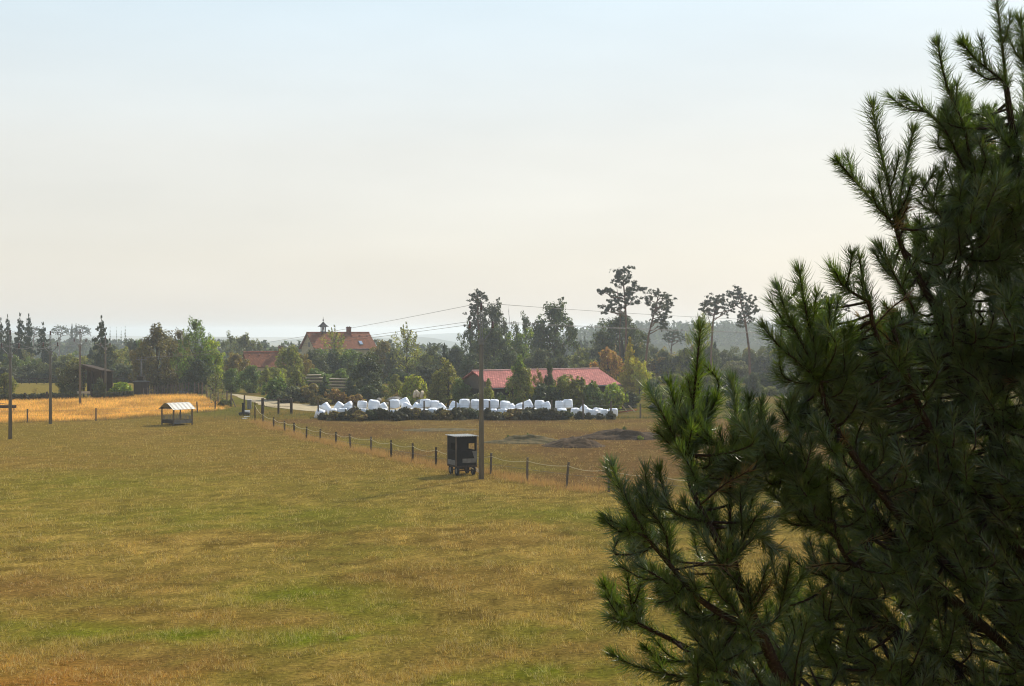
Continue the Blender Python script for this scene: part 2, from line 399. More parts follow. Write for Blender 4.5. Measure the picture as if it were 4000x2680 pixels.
def trunk_mesh(name, limbs, mat, n=6):
    b = MB()
    for pts, rad in limbs: b.tube(pts, rad, n)
    me = bpy.data.meshes.new(name); me.from_pydata(b.v, [], b.f); me.update(); me.materials.append(mat); return me
def wob(a, b, rg, k=4, amp=.03):
    a, b = np.array(a, float), np.array(b, float)
    return [tuple(a + (b - a) * t + rg.normal(0, amp, 3) * math.sin(math.pi * t)) for t in np.linspace(0, 1, k)]
PROTO = {}
def broadleaf(key, seed, nb=22, base=.22, rlo=.1, rhi=.2, per=150, size=.024, shape=1.0, lo=.18, gaps=0., sub=3):
    rg = np.random.default_rng(seed); blobs = []; limbs = [(wob((0, 0, 0), (0, 0, .72), rg, 5, .012), [.028, .022, .018, .012, .006])]
    for i in range(nb):
        z = lo + (1 - lo) * (i + .5) / nb
        env = math.sin(math.pi * min(1, max(.05, ((z - lo) / (1 - lo)) ** shape * .9 + .1))) ** .65
        r = rg.uniform(rlo, rhi) * (.65 + .45 * env); a = i * 2.4 + rg.uniform(-.5, .5)
        d = max(0, .5 * env - r) * rg.uniform(.45, 1.08)
        if z > .9: d *= .5
        c = np.array((math.cos(a) * d, math.sin(a) * d, min(z, 1 - r * .8)))
        for j in range(sub):
            o = rg.normal(0, r * .55, 3) if j else np.zeros(3)
            blobs.append((c + o, r * (rg.uniform(.45, .8) if j else .8)))
        if i % 2 == 0: limbs.append((wob((0, 0, max(.12, c[2] * .55)), c, rg, 4, .015), [.012, .009, .006, .003]))
    for j in range(int(nb * 1.2)):                     # stray sprays outside the outline
        c, r = blobs[rg.integers(len(blobs))]; d = rg.normal(size=3); d /= np.linalg.norm(d); d[2] = abs(d[2])
        blobs.append((np.asarray(c) + d * r * 1.05, r * .28))
    PROTO[key] = (crown_mesh('crown', blobs, per, size, M['leaf'], seed + 1), trunk_mesh('trunk', limbs, M['bark']))
def spruce(key, seed, lev=20, droop=.16, lo=.06, per=60, size=.026, ragged=.2, fat=.45):
    rg = np.random.default_rng(seed); P = []; limbs = [([(0, 0, 0), (0, 0, .5), (0, 0, .99)], [.018, .011, .002])]
    for i in range(lev):
        z = lo + (1 - lo) * (i / (lev - 1)) ** .95
        R0 = .5 * (1 - z) ** fat + .02
        nb = max(4, int(9 * (1 - z) + 4))
        for j in range(nb):
            a = rg.uniform(0, 6.283); L = R0 * rg.uniform(1 - ragged * 2, 1.05)
            m = max(5, int(per * L / .3)); t = rg.uniform(.08, 1, m)
            zz = z - droop * np.sin(t * 2.2) * L * 1.6 + rg.normal(0, .006, m) - rg.uniform(0, .022, m)
            sp = rg.normal(0, .022, m) * (1.1 - t)
            P.append(np.stack([np.cos(a) * L * t - np.sin(a) * sp, np.sin(a) * L * t + np.cos(a) * sp, zz], 1))
    P = np.concatenate(P); P[:, 2] = np.clip(P[:, 2], .01, 1.0)
    V, Fa = cards(P, size, rg, np.array((0, 0, -.3)))
    PROTO[key] = (np_mesh('crown', V, Fa, M['pineleaf']), trunk_mesh('trunk', limbs, M['bark']))
def bush(key, seed, nb=16, per=130, size=.05, up=.5):
    rg = np.random.default_rng(seed); blobs = []
    for i in range(nb):
        a = rg.uniform(0, 6.283); d = rg.uniform(0, .36); z = rg.uniform(.1, .75) * (1 - .8 * d)
        r = rg.uniform(.12, .22); blobs.append(((math.cos(a) * d, math.sin(a) * d, z), (r, r, r * (1 + up * rg.uniform()))))
    for i in range(34):
        a = rg.uniform(0, 6.283); d = rg.uniform(.05, .5); zt = rg.uniform(.55, 1.) * (1 - .7 * d)
        for q in range(3): blobs.append(((math.cos(a) * d, math.sin(a) * d, zt - .07 * q), (.03 + .015 * q, .03 + .015 * q, .05)))
    V = []; 
    me = crown_mesh('foliage', blobs, per, size, M['leaf'], seed + 1)
    limbs = []
    for i in range(5):
        a = i * 1.26; limbs.append((wob((.03 * math.cos(a), .03 * math.sin(a), 0), (.25 * math.cos(a), .25 * math.sin(a), .6), rg, 3, .02), [.014, .01, .004]))
    PROTO[key] = (me, trunk_mesh('stems', limbs, M['bark']))
def poplar(key, seed, n=26, size=.02, per=70, tops=5):
    rg = np.random.default_rng(seed); blobs = []; limbs = [(wob((0, 0, 0), (0, 0, .93), rg, 5, .01), [.016, .013, .009, .006, .002])]
    for i in range(n):
        z = .15 + .7 * i / n; a = i * 2.4; d = .36 * math.sin(math.pi * (.25 + .62 * z)) * rg.uniform(.4, 1)
        c = (math.cos(a) * d, math.sin(a) * d, z); blobs.append((c, (.1, .1, .085 * rg.uniform(.7, 1.3))))
        limbs.append(([(0, 0, max(.05, z - .12)), c], [.006, .002]))
    for i in range(tops):
        a = i * 1.3 + .4; d = .05 + .2 * (i / tops); x, y = math.cos(a) * d, math.sin(a) * d; zt = .99 - .2 * (i / tops) ** .8
        for k in range(7):
            z = .62 + (zt - .62) * k / 6; blobs.append(((x * (.5 + .5 * k / 6) + rg.normal(0, .015), y * (.5 + .5 * k / 6) + rg.normal(0, .015), z - .015), (.042 * (1.15 - k / 7), .042 * (1.15 - k / 7), .026)))
        limbs.append(([(0, 0, .5), (x, y, zt)], [.006, .0015]))
    PROTO[key] = (crown_mesh('crown', blobs, per, size, M['leaf'], seed + 1), trunk_mesh('trunk', limbs, M['bark']))
def scots(key, seed, blobs, trunk, size=.0135, per=200, extra=()):
    """a bare-trunked pine from its own list of needle clumps (x, z, rx, rz) and trunk line"""
    rg = np.random.default_rng(seed); bl = []; limbs = [([(x, 0, z) for x, z in trunk], list(np.linspace(.015, .005, len(trunk))))]
    tx = np.array([p[0] for p in trunk]); tz = np.array([p[1] for p in trunk])
    for (x, z, rx, rz) in blobs:
        y = rg.uniform(-.16, .16)
        for k in range(11):
            q_ = rg.uniform(.24, .5); bl.append(((x + rg.normal(0, rx * .55), y + rg.normal(0, rx * .5), z + rg.normal(0, rz * .75)), (rx * q_, rx * q_, max(rx * q_ * .6, rz * .35))))
        za = max(tz[0], min(tz[-1], z - .06)); limbs.append((wob((float(np.interp(za, tz, tx)), 0, za), (x, y, z - rz * .2), rg, 4, .008), [.006, .005, .004, .002]))
    for pts in extra: limbs.append(([(x, 0, z) for x, z in pts], list(np.linspace(.006, .002, len(pts)))))
    PROTO[key] = (crown_mesh('crown', bl, per, size, M['pineleaf'], seed + 1), trunk_mesh('trunk', limbs, M['pinebark']))
for k, sd in (('round', 1), ('round2', 2), ('round3', 3)): broadleaf(k, sd)
broadleaf('low', 11, nb=20, lo=.06, shape=.7, rlo=.12, rhi=.22); broadleaf('low2', 12, nb=20, lo=.06, shape=.7, rlo=.12, rhi=.22)
broadleaf('cone', 14, nb=26, lo=.05, shape=.42, rlo=.08, rhi=.16, size=.022); broadleaf('cone2', 15, nb=26, lo=.05, shape=.45, rlo=.08, rhi=.15, size=.022)
broadleaf('oak', 17, nb=20, lo=.3, rlo=.09, rhi=.16, per=130, shape=1.2, size=.022, sub=4); broadleaf('oak2', 23, nb=16, lo=.38, rlo=.08, rhi=.15, per=110, shape=1.15, size=.022, sub=4)
broadleaf('big', 25, nb=40, lo=.08, rlo=.08, rhi=.15, per=170, size=.017, shape=.85, sub=4); broadleaf('big2', 27, nb=38, lo=.06, rlo=.07, rhi=.14, per=170, size=.017, shape=.8, sub=4)
spruce('spruce', 31); spruce('spruce2', 32, ragged=.27, lev=16, per=58, droop=.24, fat=.4); spruce('spruce3', 33, fat=.75, lev=24, droop=.08); spruce('larch', 34, fat=1.1, lev=24, per=60, droop=.02, size=.03)
spruce('spire', 35, lev=14, per=30, fat=.5)
for k, sd in (('bush', 41), ('bush2', 42), ('bush3', 43)): bush(k, sd)
poplar('poplar', 51); poplar('poplar2', 52, tops=3)
# silhouettes of the single pines, x and z as fractions of each tree's height
scots('twinpine', 61, [(-.02,.965,.07,.035),(.05,.955,.06,.035),(-.05,.91,.05,.03),(.02,.9,.08,.03),(.1,.86,.07,.03),(.17,.83,.05,.022),(-.1,.82,.06,.025),(-.16,.8,.045,.02),
      (.06,.8,.07,.03),(-.03,.76,.05,.03),(.1,.745,.06,.025),(-.06,.715,.06,.025),(.03,.72,.05,.025),(-.11,.675,.05,.022),(-.04,.67,.05,.02),(-.13,.65,.04,.02)],
      [(.035,0),(.03,.3),(.03,.55),(.02,.75),(.0,.95)], extra=([(-.02,0),(-.025,.4),(-.02,.6),(-.04,.75),(-.05,.85)], [(-.022,.6),(-.09,.63)], [(.03,.6),(.07,.59)]))
scots('leanpine', 63, [(-.02,.955,.05,.03),(.03,.93,.06,.03),(-.07,.9,.05,.03),(.1,.9,.06,.035),(.13,.86,.05,.03),(.04,.85,.07,.03),(-.05,.83,.06,.025),(.02,.79,.05,.03),(.1,.79,.05,.03),
      (-.03,.755,.04,.02),(.11,.745,.04,.03),(.04,.71,.05,.03),(.09,.68,.05,.03),(.0,.66,.04,.025),(.08,.62,.045,.035),(.06,.585,.035,.025)],
      [(-.13,0),(-.115,.25),(-.09,.5),(-.04,.7),(.0,.85),(.02,.95)], extra=([(-.092,.42),(-.07,.47),(-.075,.5)],))
scots('umbrella', 65, [(-.01,.96,.06,.025),(.07,.95,.05,.03),(-.09,.93,.06,.025),(.02,.91,.08,.025),(.12,.89,.06,.03),(-.15,.88,.05,.025),(-.06,.87,.06,.025),(.16,.84,.04,.025),(.06,.85,.05,.025),(-.17,.83,.04,.02),(-.1,.81,.05,.025),(.13,.79,.03,.03),(.0,.8,.04,.02)],
      [(-.06,0),(-.05,.4),(-.03,.7),(.0,.88),(.02,.94)], extra=([(-.04,.6),(-.1,.8)], [(-.03,.7),(.1,.8)]))
scots('bentpine', 67, [(-.04,.965,.05,.03),(-.1,.93,.06,.025),(.0,.93,.05,.025),(.05,.9,.06,.025),(-.04,.88,.06,.025),(.07,.86,.05,.025),(-.06,.83,.04,.025),(.02,.8,.05,.03),(.08,.78,.06,.03),(.13,.75,.05,.035),(.03,.73,.05,.03),(-.03,.69,.04,.03),(.1,.68,.05,.03),(.05,.63,.05,.03)],
      [(.09,0),(.08,.35),(.04,.65),(.0,.82),(-.03,.94)])
scots('tallpine', 69, [(.0,.97,.06,.025),(-.05,.95,.04,.02),(.04,.93,.06,.025),(-.03,.9,.06,.025),(.03,.87,.05,.02),(-.02,.83,.06,.025),(-.06,.81,.05,.02),(.05,.8,.06,.025),(.0,.76,.07,.025),(-.06,.74,.05,.02),(.09,.77,.05,.03),(.04,.72,.06,.025),(-.03,.68,.07,.025),(.06,.66,.06,.025),(-.06,.63,.05,.025),(.02,.6,.06,.02)],
      [(.0,0),(.01,.5),(.0,.8),(.0,.96)])
def dead(key, seed):
    rg = np.random.default_rng(seed); limbs = []
    def br(a, d, L, r, k):
        pts = [np.array(a, float)]; d = np.array(d, float)
        for i in range(4):
            d = d + rg.normal(0, .22, 3); d /= np.linalg.norm(d); pts.append(pts[-1] + d * L / 4)
        limbs.append(([tuple(p) for p in pts], list(np.linspace(r, r * .35, 5))))
        if k:
            for i in range(3):
                p = pts[1 + i]; e = d + rg.normal(0, .6, 3); e /= np.linalg.norm(e); e[2] = abs(e[2]) * .8 + .2; br(p, e, L * .55, r * .5, k - 1)
    br((0, 0, 0), (0, 0, 1), .62, .028, 3)
    mx = max(p[2] for l in limbs for p in l[0])
    limbs = [([(x / mx, y / mx, z / mx) for x, y, z in p], [q / mx for q in r]) for p, r in limbs]
    PROTO[key] = (None, trunk_mesh('branches', limbs, M['oldwood']))
dead('dead', 71)

for k_, (cr_, tk_) in PROTO.items():
    if cr_ is None or k_ in ('twinpine', 'leanpine', 'umbrella', 'bentpine', 'tallpine'): continue
    v_ = np.empty(len(cr_.vertices) * 3, np.float32); cr_.vertices.foreach_get('co', v_); v_ = v_.reshape(-1, 3)
    f_ = .5 / np.percentile(np.hypot(v_[:, 0], v_[:, 1]), 96); mx_ = Matrix.Diagonal((f_, f_, 1 / np.percentile(v_[:, 2], 99.8), 1))
    cr_.transform(mx_)
    if tk_: tk_.transform(mx_)
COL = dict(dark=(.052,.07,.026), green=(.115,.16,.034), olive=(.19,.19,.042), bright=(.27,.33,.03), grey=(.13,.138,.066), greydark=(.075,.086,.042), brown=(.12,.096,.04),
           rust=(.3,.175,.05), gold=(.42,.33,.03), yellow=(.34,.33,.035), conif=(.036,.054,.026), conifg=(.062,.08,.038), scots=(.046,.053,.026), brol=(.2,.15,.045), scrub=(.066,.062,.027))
rt = random.Random(5)
def tree(px, top, wpx, Y, kind, col, label, cat='tree', group=None, name=None, rz=None, base=None, jit=.12):
    X = (px - CX) / F * Y; zb = g(X, Y) - .05 if base is None else base
    zt = H - (top - HY) / F * Y; h = zt - zb; w = wpx / F * Y
    sc_pine = kind in ('twinpine', 'leanpine', 'umbrella', 'bentpine', 'tallpine')
    nm = name or {'spruce': 'spruce_tree', 'spruce2': 'spruce_tree', 'spruce3': 'conifer_tree', 'larch': 'larch_tree', 'spire': 'bare_spruce'}.get(kind) or ('pine_tree' if sc_pine else
         'bush' if kind.startswith('bush') else 'poplar_tree' if kind.startswith('poplar') else 'oak_tree' if kind.startswith('oak') else 'dead_tree' if kind == 'dead' else 'leafy_tree')
    if rz is None: rz = 0 if sc_pine else rt.uniform(0, 6.28)
    t = thing(nm, label, cat, (X, Y, zb), rz, group)
    t.scale = (h, h, h) if sc_pine else (w, w, h)
    cr, tk = PROTO[kind]
    cc = COL[col]; q = [rt.uniform(1 - jit, 1 + jit)] * 3; q[0] *= rt.uniform(.94, 1.06)
    if tk: link('branches' if kind == 'dead' else 'stems' if kind.startswith('bush') else 'trunk', tk, t)
    if cr:
        o = link('foliage' if kind.startswith('bush') else 'crown', cr, t); o.color = (*[c * k for c, k in zip(cc, q)], 1)
    return t
# ------------------------------------------------------------------ left skyline and the wood beyond the meadow
T = tree
T(3,1248,66,292,'spruce2','conif','dark spruce cut by the left picture edge, beside a slimmer spruce','tree')
T(30,1241,48,300,'spruce','conif','slim dark spruce standing between the left edge and the wide two-tier spruce')
T(78,1231,92,290,'spruce2','conif','wide drooping dark spruce, tallest of the left skyline clump')
T(112,1238,58,296,'spruce','conif','narrow dark spruce just right of the tallest spruce on the left skyline')
T(168,1266,92,285,'spruce2','conif','shorter broad spruce behind the second concrete pole from the left')
T(396,1240,104,236,'spruce2','conif','lone layered dark spruce rising above the open wooden shed')
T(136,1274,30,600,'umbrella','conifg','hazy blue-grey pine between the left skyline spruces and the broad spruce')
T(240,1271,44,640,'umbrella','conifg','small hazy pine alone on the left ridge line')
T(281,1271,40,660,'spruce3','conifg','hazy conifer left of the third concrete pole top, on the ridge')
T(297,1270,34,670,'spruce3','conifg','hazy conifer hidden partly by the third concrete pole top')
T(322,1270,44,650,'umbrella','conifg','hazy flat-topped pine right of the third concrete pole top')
for i, (px, tp, w) in enumerate(((430,1279,11),(455,1279,8),(473,1281,9),(489,1276,15))):
    T(px,tp,w,700,'spire','conifg',['thin bare spire just right of the lone layered spruce','thinnest spike on the ridge, second of four spires','short thin spire third of four on the ridge','widest of the four thin spires, nearest the brown chestnut'][i],'tree','thin spires on the left ridge')
rw = random.Random(21)
WL = 'grey green tree massed in the hazy wood behind the left meadow'
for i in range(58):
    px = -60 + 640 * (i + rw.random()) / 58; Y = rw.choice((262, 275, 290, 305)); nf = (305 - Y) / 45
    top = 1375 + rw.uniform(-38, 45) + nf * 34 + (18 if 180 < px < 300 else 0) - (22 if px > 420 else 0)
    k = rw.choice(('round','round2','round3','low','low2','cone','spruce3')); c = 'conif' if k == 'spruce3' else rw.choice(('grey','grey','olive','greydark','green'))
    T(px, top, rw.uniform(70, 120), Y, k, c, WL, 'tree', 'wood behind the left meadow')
for i in range(34):                                       # lower fringe that closes the wood's foot
    px = -60 + 640 * (i + rw.random()) / 34
    T(px, 1425 + rw.uniform(-18, 22), rw.uniform(70, 105), rw.uniform(243, 252), rw.choice(('low','low2','bush2')), rw.choice(('greydark','dark','grey')), 'low dark tree at the foot of the wood edging the left meadow', 'tree', 'fringe of the left wood', name='leafy_tree')
T(18,1458,100,184,'low2','olive','round dark bushy tree behind the leftmost concrete pole')
T(290,1400,126,184,'round2','grey','round grey-green tree left of the open wooden shed')
T(262,1450,86,187,'low','dark','darker low crown in front of the round tree beside the shed','bush',name='bush')
T(474,1494,88,186,'bush','bright','bright green bush between the fourth concrete pole and the brown chestnut','bush')
T(137,1513,24,192,'poplar2','brol','little reddish sapling alone in the pale meadow','sapling')
T(385,1478,52,180,'bush2','dark','dark shrub growing inside the open shed','bush')
# big chestnut, bright maple and their neighbours
T(615,1268,190,201,'big','brown','large brown-leaved chestnut beside the transformer pole')
T(560,1330,110,206,'round3','brown','smaller brown-leaved tree left of the large chestnut behind the transformer')
T(700,1290,120,210,'big2','brown','brown tree squeezed between the large chestnut and the bright green maple')
T(762,1248,165,199,'big2','green','tall bright green maple right of the brown chestnut')
T(828,1318,120,200,'round2','bright','light green tree pressed against the right side of the tall maple')
T(775,1400,120,196,'low','dark','dark low tree below the tall bright maple',name='leafy_tree')
T(660,1440,120,200,'low2','brown','dark brown low tree under the chestnut behind the tall fence posts',name='leafy_tree')
T(843,1440,84,163,'poplar2','grey','slim willow growing in the line of tall fence posts')
T(880,1560,56,160,'bush3','olive','weedy bush at the foot of the end post of the tall fence','bush')
for i, (px, tp, w, Y, k, c, l) in enumerate((
  (905,1296,100,292,'oak2','grey','grey loose-crowned tree right of the bright maple, on the skyline'),
  (955,1306,100,300,'round','grey','grey-green tree left of the distant hazy plain, above the annex roof'),
  (1012,1326,84,300,'oak2','grey','low grey tree on the skyline above the annex chimney'),
  (1075,1352,70,300,'round2','greydark','small tree just left of the house gable on the skyline'),
  (925,1378,100,216,'round3','brol','brownish tree left of the low annex roof'),
  (905,1440,110,200,'low','green','dense green tree above the start of the dirt track'),
  (975,1428,110,196,'low2','green','green tree in front of the annex roof, above the dirt track'),
  (1040,1428,96,194,'cone','olive','olive tree below the annex chimney'),
  (1138,1352,104,212,'round','olive','rounded olive tree between the annex and the house gable'),
  (1175,1372,90,215,'round2','brol','brownish tree below the house gable window'),
  (1225,1362,110,222,'round3','greydark','dark grey-green tree under the middle of the red house roof'),
  (1300,1368,120,226,'low','dark','dark tree below the bright sprig in front of the house roof'),
  (1308,1270,110,240,'poplar','olive','thin sprig-topped tree poking above the house ridge beside the chimney'),
  (1372,1366,120,228,'round','green','green tree under the skylight of the house'),
  (1440,1376,150,184,'round2','dark','big dark round tree left of the barn and behind the bales'),
  (1455,1455,120,181,'low2','dark','dark low tree in front of the big dark round tree',),
  (1497,1328,110,236,'round3','brol','brownish tree at the right end of the house roof'),
  (1540,1360,90,232,'round','greydark','dark tree between the house roof end and the poplar'),
  (1590,1258,120,226,'poplar','olive','tall poplar with loose feathery top, right of the house'),
  (1632,1345,90,236,'poplar2','olive','shorter poplar right of the tall feathery poplar'),
  (1690,1345,110,238,'round2','greydark','dark grey tree right of the two poplars'),
  (1735,1346,56,228,'spruce3','conif','small dark pointed conifer between the poplars and the oaks'),
  (1780,1352,110,230,'round3','dark','dark round tree left of the tall pine behind the big pole'),
  (1650,1425,130,205,'low','greydark','dark grey thicket tree behind the green tree left of the barn'),
  (1560,1440,120,200,'low2','dark','dark thicket tree below the tall poplar'),
  (1700,1425,110,206,'low2','dark','dark thicket tree at the left end of the barn roof'),
  (1235,1440,110,200,'low2','green','mid green tree above the left plank stack'),
  (1330,1440,100,196,'low','green','mid green tree above the right plank stack'),
  (1395,1445,90,190,'cone2','greydark','dark grey slender tree left of the big dark round tree'))):
    T(px,tp,w,Y,k,c,l)
for (px, tp, w, Y, k, c, l) in (
  (1100,1438,34,184,'poplar2','bright','small bright yellow-green sapling on the dark hedge right of the track'),
  (1085,1478,120,176,'bush','green','green bush at the right bend of the dirt track'),
  (1160,1428,120,178,'cone','olive','tall olive bush above the dirt track, left of the plank stacks'),
  (1135,1510,110,170,'bush2','grey','pale grey-green bush low beside the dirt track'),
  (1212,1500,100,171,'bush3','brol','brownish olive bush left of the slim young spruce'),
  (1268,1468,74,168,'spruce3','conifg','slim young spruce left of the right plank stack'),
  (1312,1520,90,167,'bush','rust','russet bush under the right plank stack'),
  (1368,1478,96,168,'spruce3','conifg','wide young spruce right of the plank stacks'),
  (1250,1545,80,163,'bush2','brol','dry brownish bush behind the left end of the bale row'),
  (1390,1540,76,162,'bush3','rust','rusty low bush right of the wide young spruce'),
  (1440,1500,96,170,'low','dark','dark bush below the big dark round tree'),
  (1545,1462,110,172,'cone2','olive','olive bush with upright shoots below the poplar'),
  (1618,1468,112,166,'bush','yellow','yellow-green bush left of the green tree by the barn'),
  (1580,1520,100,168,'bush2','brol','brownish bush above the stone heap'),
  (1750,1398,170,160,'cone','olive','big green cone-shaped tree at the left end of the barn'),
  (1712,1450,90,160,'low','olive','small olive tree touching the left side of the cone-shaped tree by the barn'),
  (1800,1480,90,158,'low2','green','small green tree at the right side of the cone-shaped tree by the barn'),
  (1908,1478,78,151,'cone2','olive','olive young tree right of the big pole, before the barn gable'),
  (1860,1540,70,152,'bush','grey','grey weedy bush at the foot of the barn gable'),
  (1950,1535,80,150,'bush2','dark','dark bush under the near barn eave'),
  (2028,1384,150,149,'cone','green','tall cone-shaped tree covering the middle of the barn roof'),
  (2050,1440,120,148,'low2','olive','full low olive tree in front of the tall tree at mid barn'),
  (2108,1440,66,151,'oak2','brol','thin see-through sapling against the red barn roof'),
  (2146,1410,84,149,'cone2','dark','dark pointed young tree in front of the red barn roof'),
  (2200,1464,130,148,'low','olive','olive bush with tall shoots in front of the barn roof'),
  (2262,1478,110,148,'bush','olive','olive bush under the right half of the barn roof'),
  (2322,1492,110,147,'bush2','green','green bush under the right barn eave'),
  (2395,1500,110,149,'bush3','bright','light green bush at the right corner of the barn'),
  (2130,1500,120,147,'bush3','dark','dark bush behind the bales at mid barn'),
  (2460,1530,90,158,'bush','greydark','grey shrub right of the light green bush by the barn'),
  (2372,1362,116,196,'round','rust','rust-orange autumn tree behind the right end of the barn'),
  (2462,1325,120,190,'larch','gold','yellowing larch right of the rust-orange tree'),
  (2500,1400,80,188,'round2','yellow','yellow autumn tree touching the right side of the larch')):
    T(px,tp,w,Y,k,c,l,'bush' if k.startswith('bush') else 'tree')
# tall trees behind the barn
T(1866,1135,100,236,'tallpine','scots','tall dark pine with tiered crown behind the big power pole')
T(1930,1168,140,240,'oak','scots','dark oak crown touching the tall pine behind the big power pole')
T(1838,1255,110,238,'oak2','dark','dark leafy tree whose left bough hangs beside the tall pine')
T(1988,1188,90,244,'dead','grey','bare dead tree with forked twigs between two oaks','dead tree')
T(2056,1218,110,246,'oak2','dark','thin oak right of the bare dead tree')
T(2168,1166,215,228,'oak','dark','wide dark oak standing free above the barn roof')
T(1930,1275,150,214,'round','dark','dense dark round tree below the tall pine')
T(2022,1285,140,216,'round2','green','dense green round tree below the bare dead tree')
T(1990,1360,140,205,'low','dark','dark thicket tree directly behind the barn ridge, left part')
T(2105,1365,130,206,'low2','greydark','grey thicket tree behind the barn ridge below the free oak')
T(2190,1390,130,204,'low','greydark','grey-green tree behind the right half of the barn ridge')
T(2268,1380,130,214,'round3','olive','olive tree behind the barn ridge, right of the free oak trunk')
T(1850,1380,120,208,'low2','dark','dark tree behind the left end of the barn ridge')
T(2320,1400,90,220,'cone2','greydark','grey slim tree left of the rust-orange tree')
T(2432,1052,170,226,'twinpine','scots','tallest pine of all, twin bare trunks and tiered crown')
T(2430,1222,215,236,'big','dark','dark round oak behind the twin-trunked pine')
T(2566,1127,130,226,'leanpine','scots','leaning pine right of the twin-trunked pine, trunk slanting left')
T(2796,1150,130,232,'umbrella','scots','flat-topped pine right of the leaning pine')
T(2896,1120,130,234,'bentpine','scots','pine with bent trunk beside the flat-topped pine')
T(3240,1146,120,234,'umbrella','scots','pine crown showing through the gap between big pine shoots')
T(2735,1215,110,238,'oak2','olive','light green crown left of the flat-topped pine trunk')
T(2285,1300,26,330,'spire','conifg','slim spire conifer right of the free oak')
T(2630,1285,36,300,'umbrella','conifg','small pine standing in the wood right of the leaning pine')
WR = 'grey hazy tree massed in the wood on the right below the tall pines'
for i in range(74):
    px = 2250 + 1000 * (i + rw.random()) / 74; Y = rw.choice((236, 252, 268, 285))
    top = 1335 + rw.uniform(-30, 40) + (285 - Y) * .9 + (30 if px < 2330 else 0)
    k = rw.choice(('round','round2','round3','low2','cone','spruce3','oak2')); c = 'conif' if k == 'spruce3' else rw.choice(('grey','greydark','greydark','olive','dark','brol'))
    T(px, top, rw.uniform(75, 125), Y, k, c, WR, 'tree', 'wood below the tall pines')
for i in range(26):
    px = 2480 + 820 * (i + rw.random()) / 26
    T(px, rw.uniform(1440, 1520), rw.uniform(80, 130), rw.uniform(172, 205), rw.choice(('low','low2','bush2','round2')), rw.choice(('dark','greydark','dark','olive')), 'dark underwood tree at the edge of the right wood', 'tree', 'edge of the right wood', name='leafy_tree')
for i in range(24):
    px = 3280 + 900 * (i + rw.random()) / 24
    T(px, rw.uniform(1330, 1430), rw.uniform(100, 150), rw.uniform(215, 270), rw.choice(('round','round2','low2')), rw.choice(('dark','greydark')), 'dark tree glimpsed through the big pine at right', 'tree', 'trees behind the big pine', name='leafy_tree')
WC = 'dark tree in the thicket around the farmhouse'
for i in range(46):
    px = 880 + 1380 * (i + rw.random()) / 46; Y = rw.uniform(225, 262)
    top = rw.uniform(1378, 1420)
    if 1115 < px < 1420: top = rw.uniform(1362, 1385)
    if 930 < px < 1110: top = rw.uniform(1432, 1455); Y = rw.uniform(205, 225)
    T(px, top, rw.uniform(80, 120), Y, rw.choice(('round','round2','round3','low','low2')), rw.choice(('greydark','dark','green','olive')), WC, 'tree', 'thicket around the farmhouse')
# scrub along the bale row
for i in range(30):
    px = 1300 + 915 * (i + .5 + rw.uniform(-.4, .4)) / 30; k = rw.choice(('bush','bush2','bush3'))
    T(px, rw.uniform(1590, 1610) - (12 if i in (19, 27) else 0), rw.uniform(52, 95), rw.uniform(136.4, 138.6), k, rw.choice(('scrub','scrub','dark','brol')), 'dark scrubby bush against the front of the bale row', 'bush', 'scrub in front of the bales')
for i, (px, tp, w) in enumerate(((2262,1606,40),(2300,1612,34),(2340,1614,44),(2388,1606,40),(1262,1612,40))):
    T(px, tp, w, 137.5, 'bush2', 'scrub', 'low tuft of dark weeds at the foot of the lower right bales' if i < 4 else 'low dark weeds at the left end of the bale row', 'bush', 'weeds at the bale row ends')
for i, (px, tp, w, Y, l) in enumerate(((2600,1560,120,150,'dark bush right of the bale row, seen left of the pine shoot'),(2740,1540,130,155,'dark bush behind the upright pine shoot, right of the paddock'),(2900,1550,130,152,'dark bush at the far paddock edge behind the big pine'))):
    T(px, tp, w, Y, 'bush3', 'greydark', l, 'bush')
# weeds on the soil heaps
# far woods on the ridges: nobody could count them
def woods(name, a0, a1, y0, y1, n, seed, hlo, hhi, col):
    rg = np.random.default_rng(seed); P = []; S = []
    for i in range(n):
        Y = rg.uniform(y0, y1); X = Y * rg.uniform(a0, a1); zb = g(X, Y); h = rg.uniform(hlo, hhi); m = 60
        t = rg.uniform(0, 1, m) ** .8; con = rg.uniform() < .5
        rr = h * (.2 * (1 - t) + .02 if con else .3 * np.sqrt(np.clip(1 - (2 * t - 1) ** 2, .02, 1))); a = rg.uniform(0, 6.28, m); d = rr * np.sqrt(rg.uniform(size=m))
        P.append(np.stack([X + np.cos(a) * d, Y + np.sin(a) * d, zb + h * (.05 + .95 * t)], 1))
    P = np.concatenate(P); V, Fa = cards(P, .95, rg)
    o = link(name, np_mesh(name, V, Fa, M['leaf'])); o.color = (*col, 1); return tag(o, kind='stuff')
woods('ridge_woods', -.48, -.165, 640, 840, 700, 3, 9, 13, (.05, .066, .04))
woods('ridge_woods', .03, .46, 800, 1000, 1000, 4, 10, 15, (.045, .06, .036))
woods('valley_woods', -.26, .06, 420, 640, 380, 5, 6, 10, (.05, .066, .04))
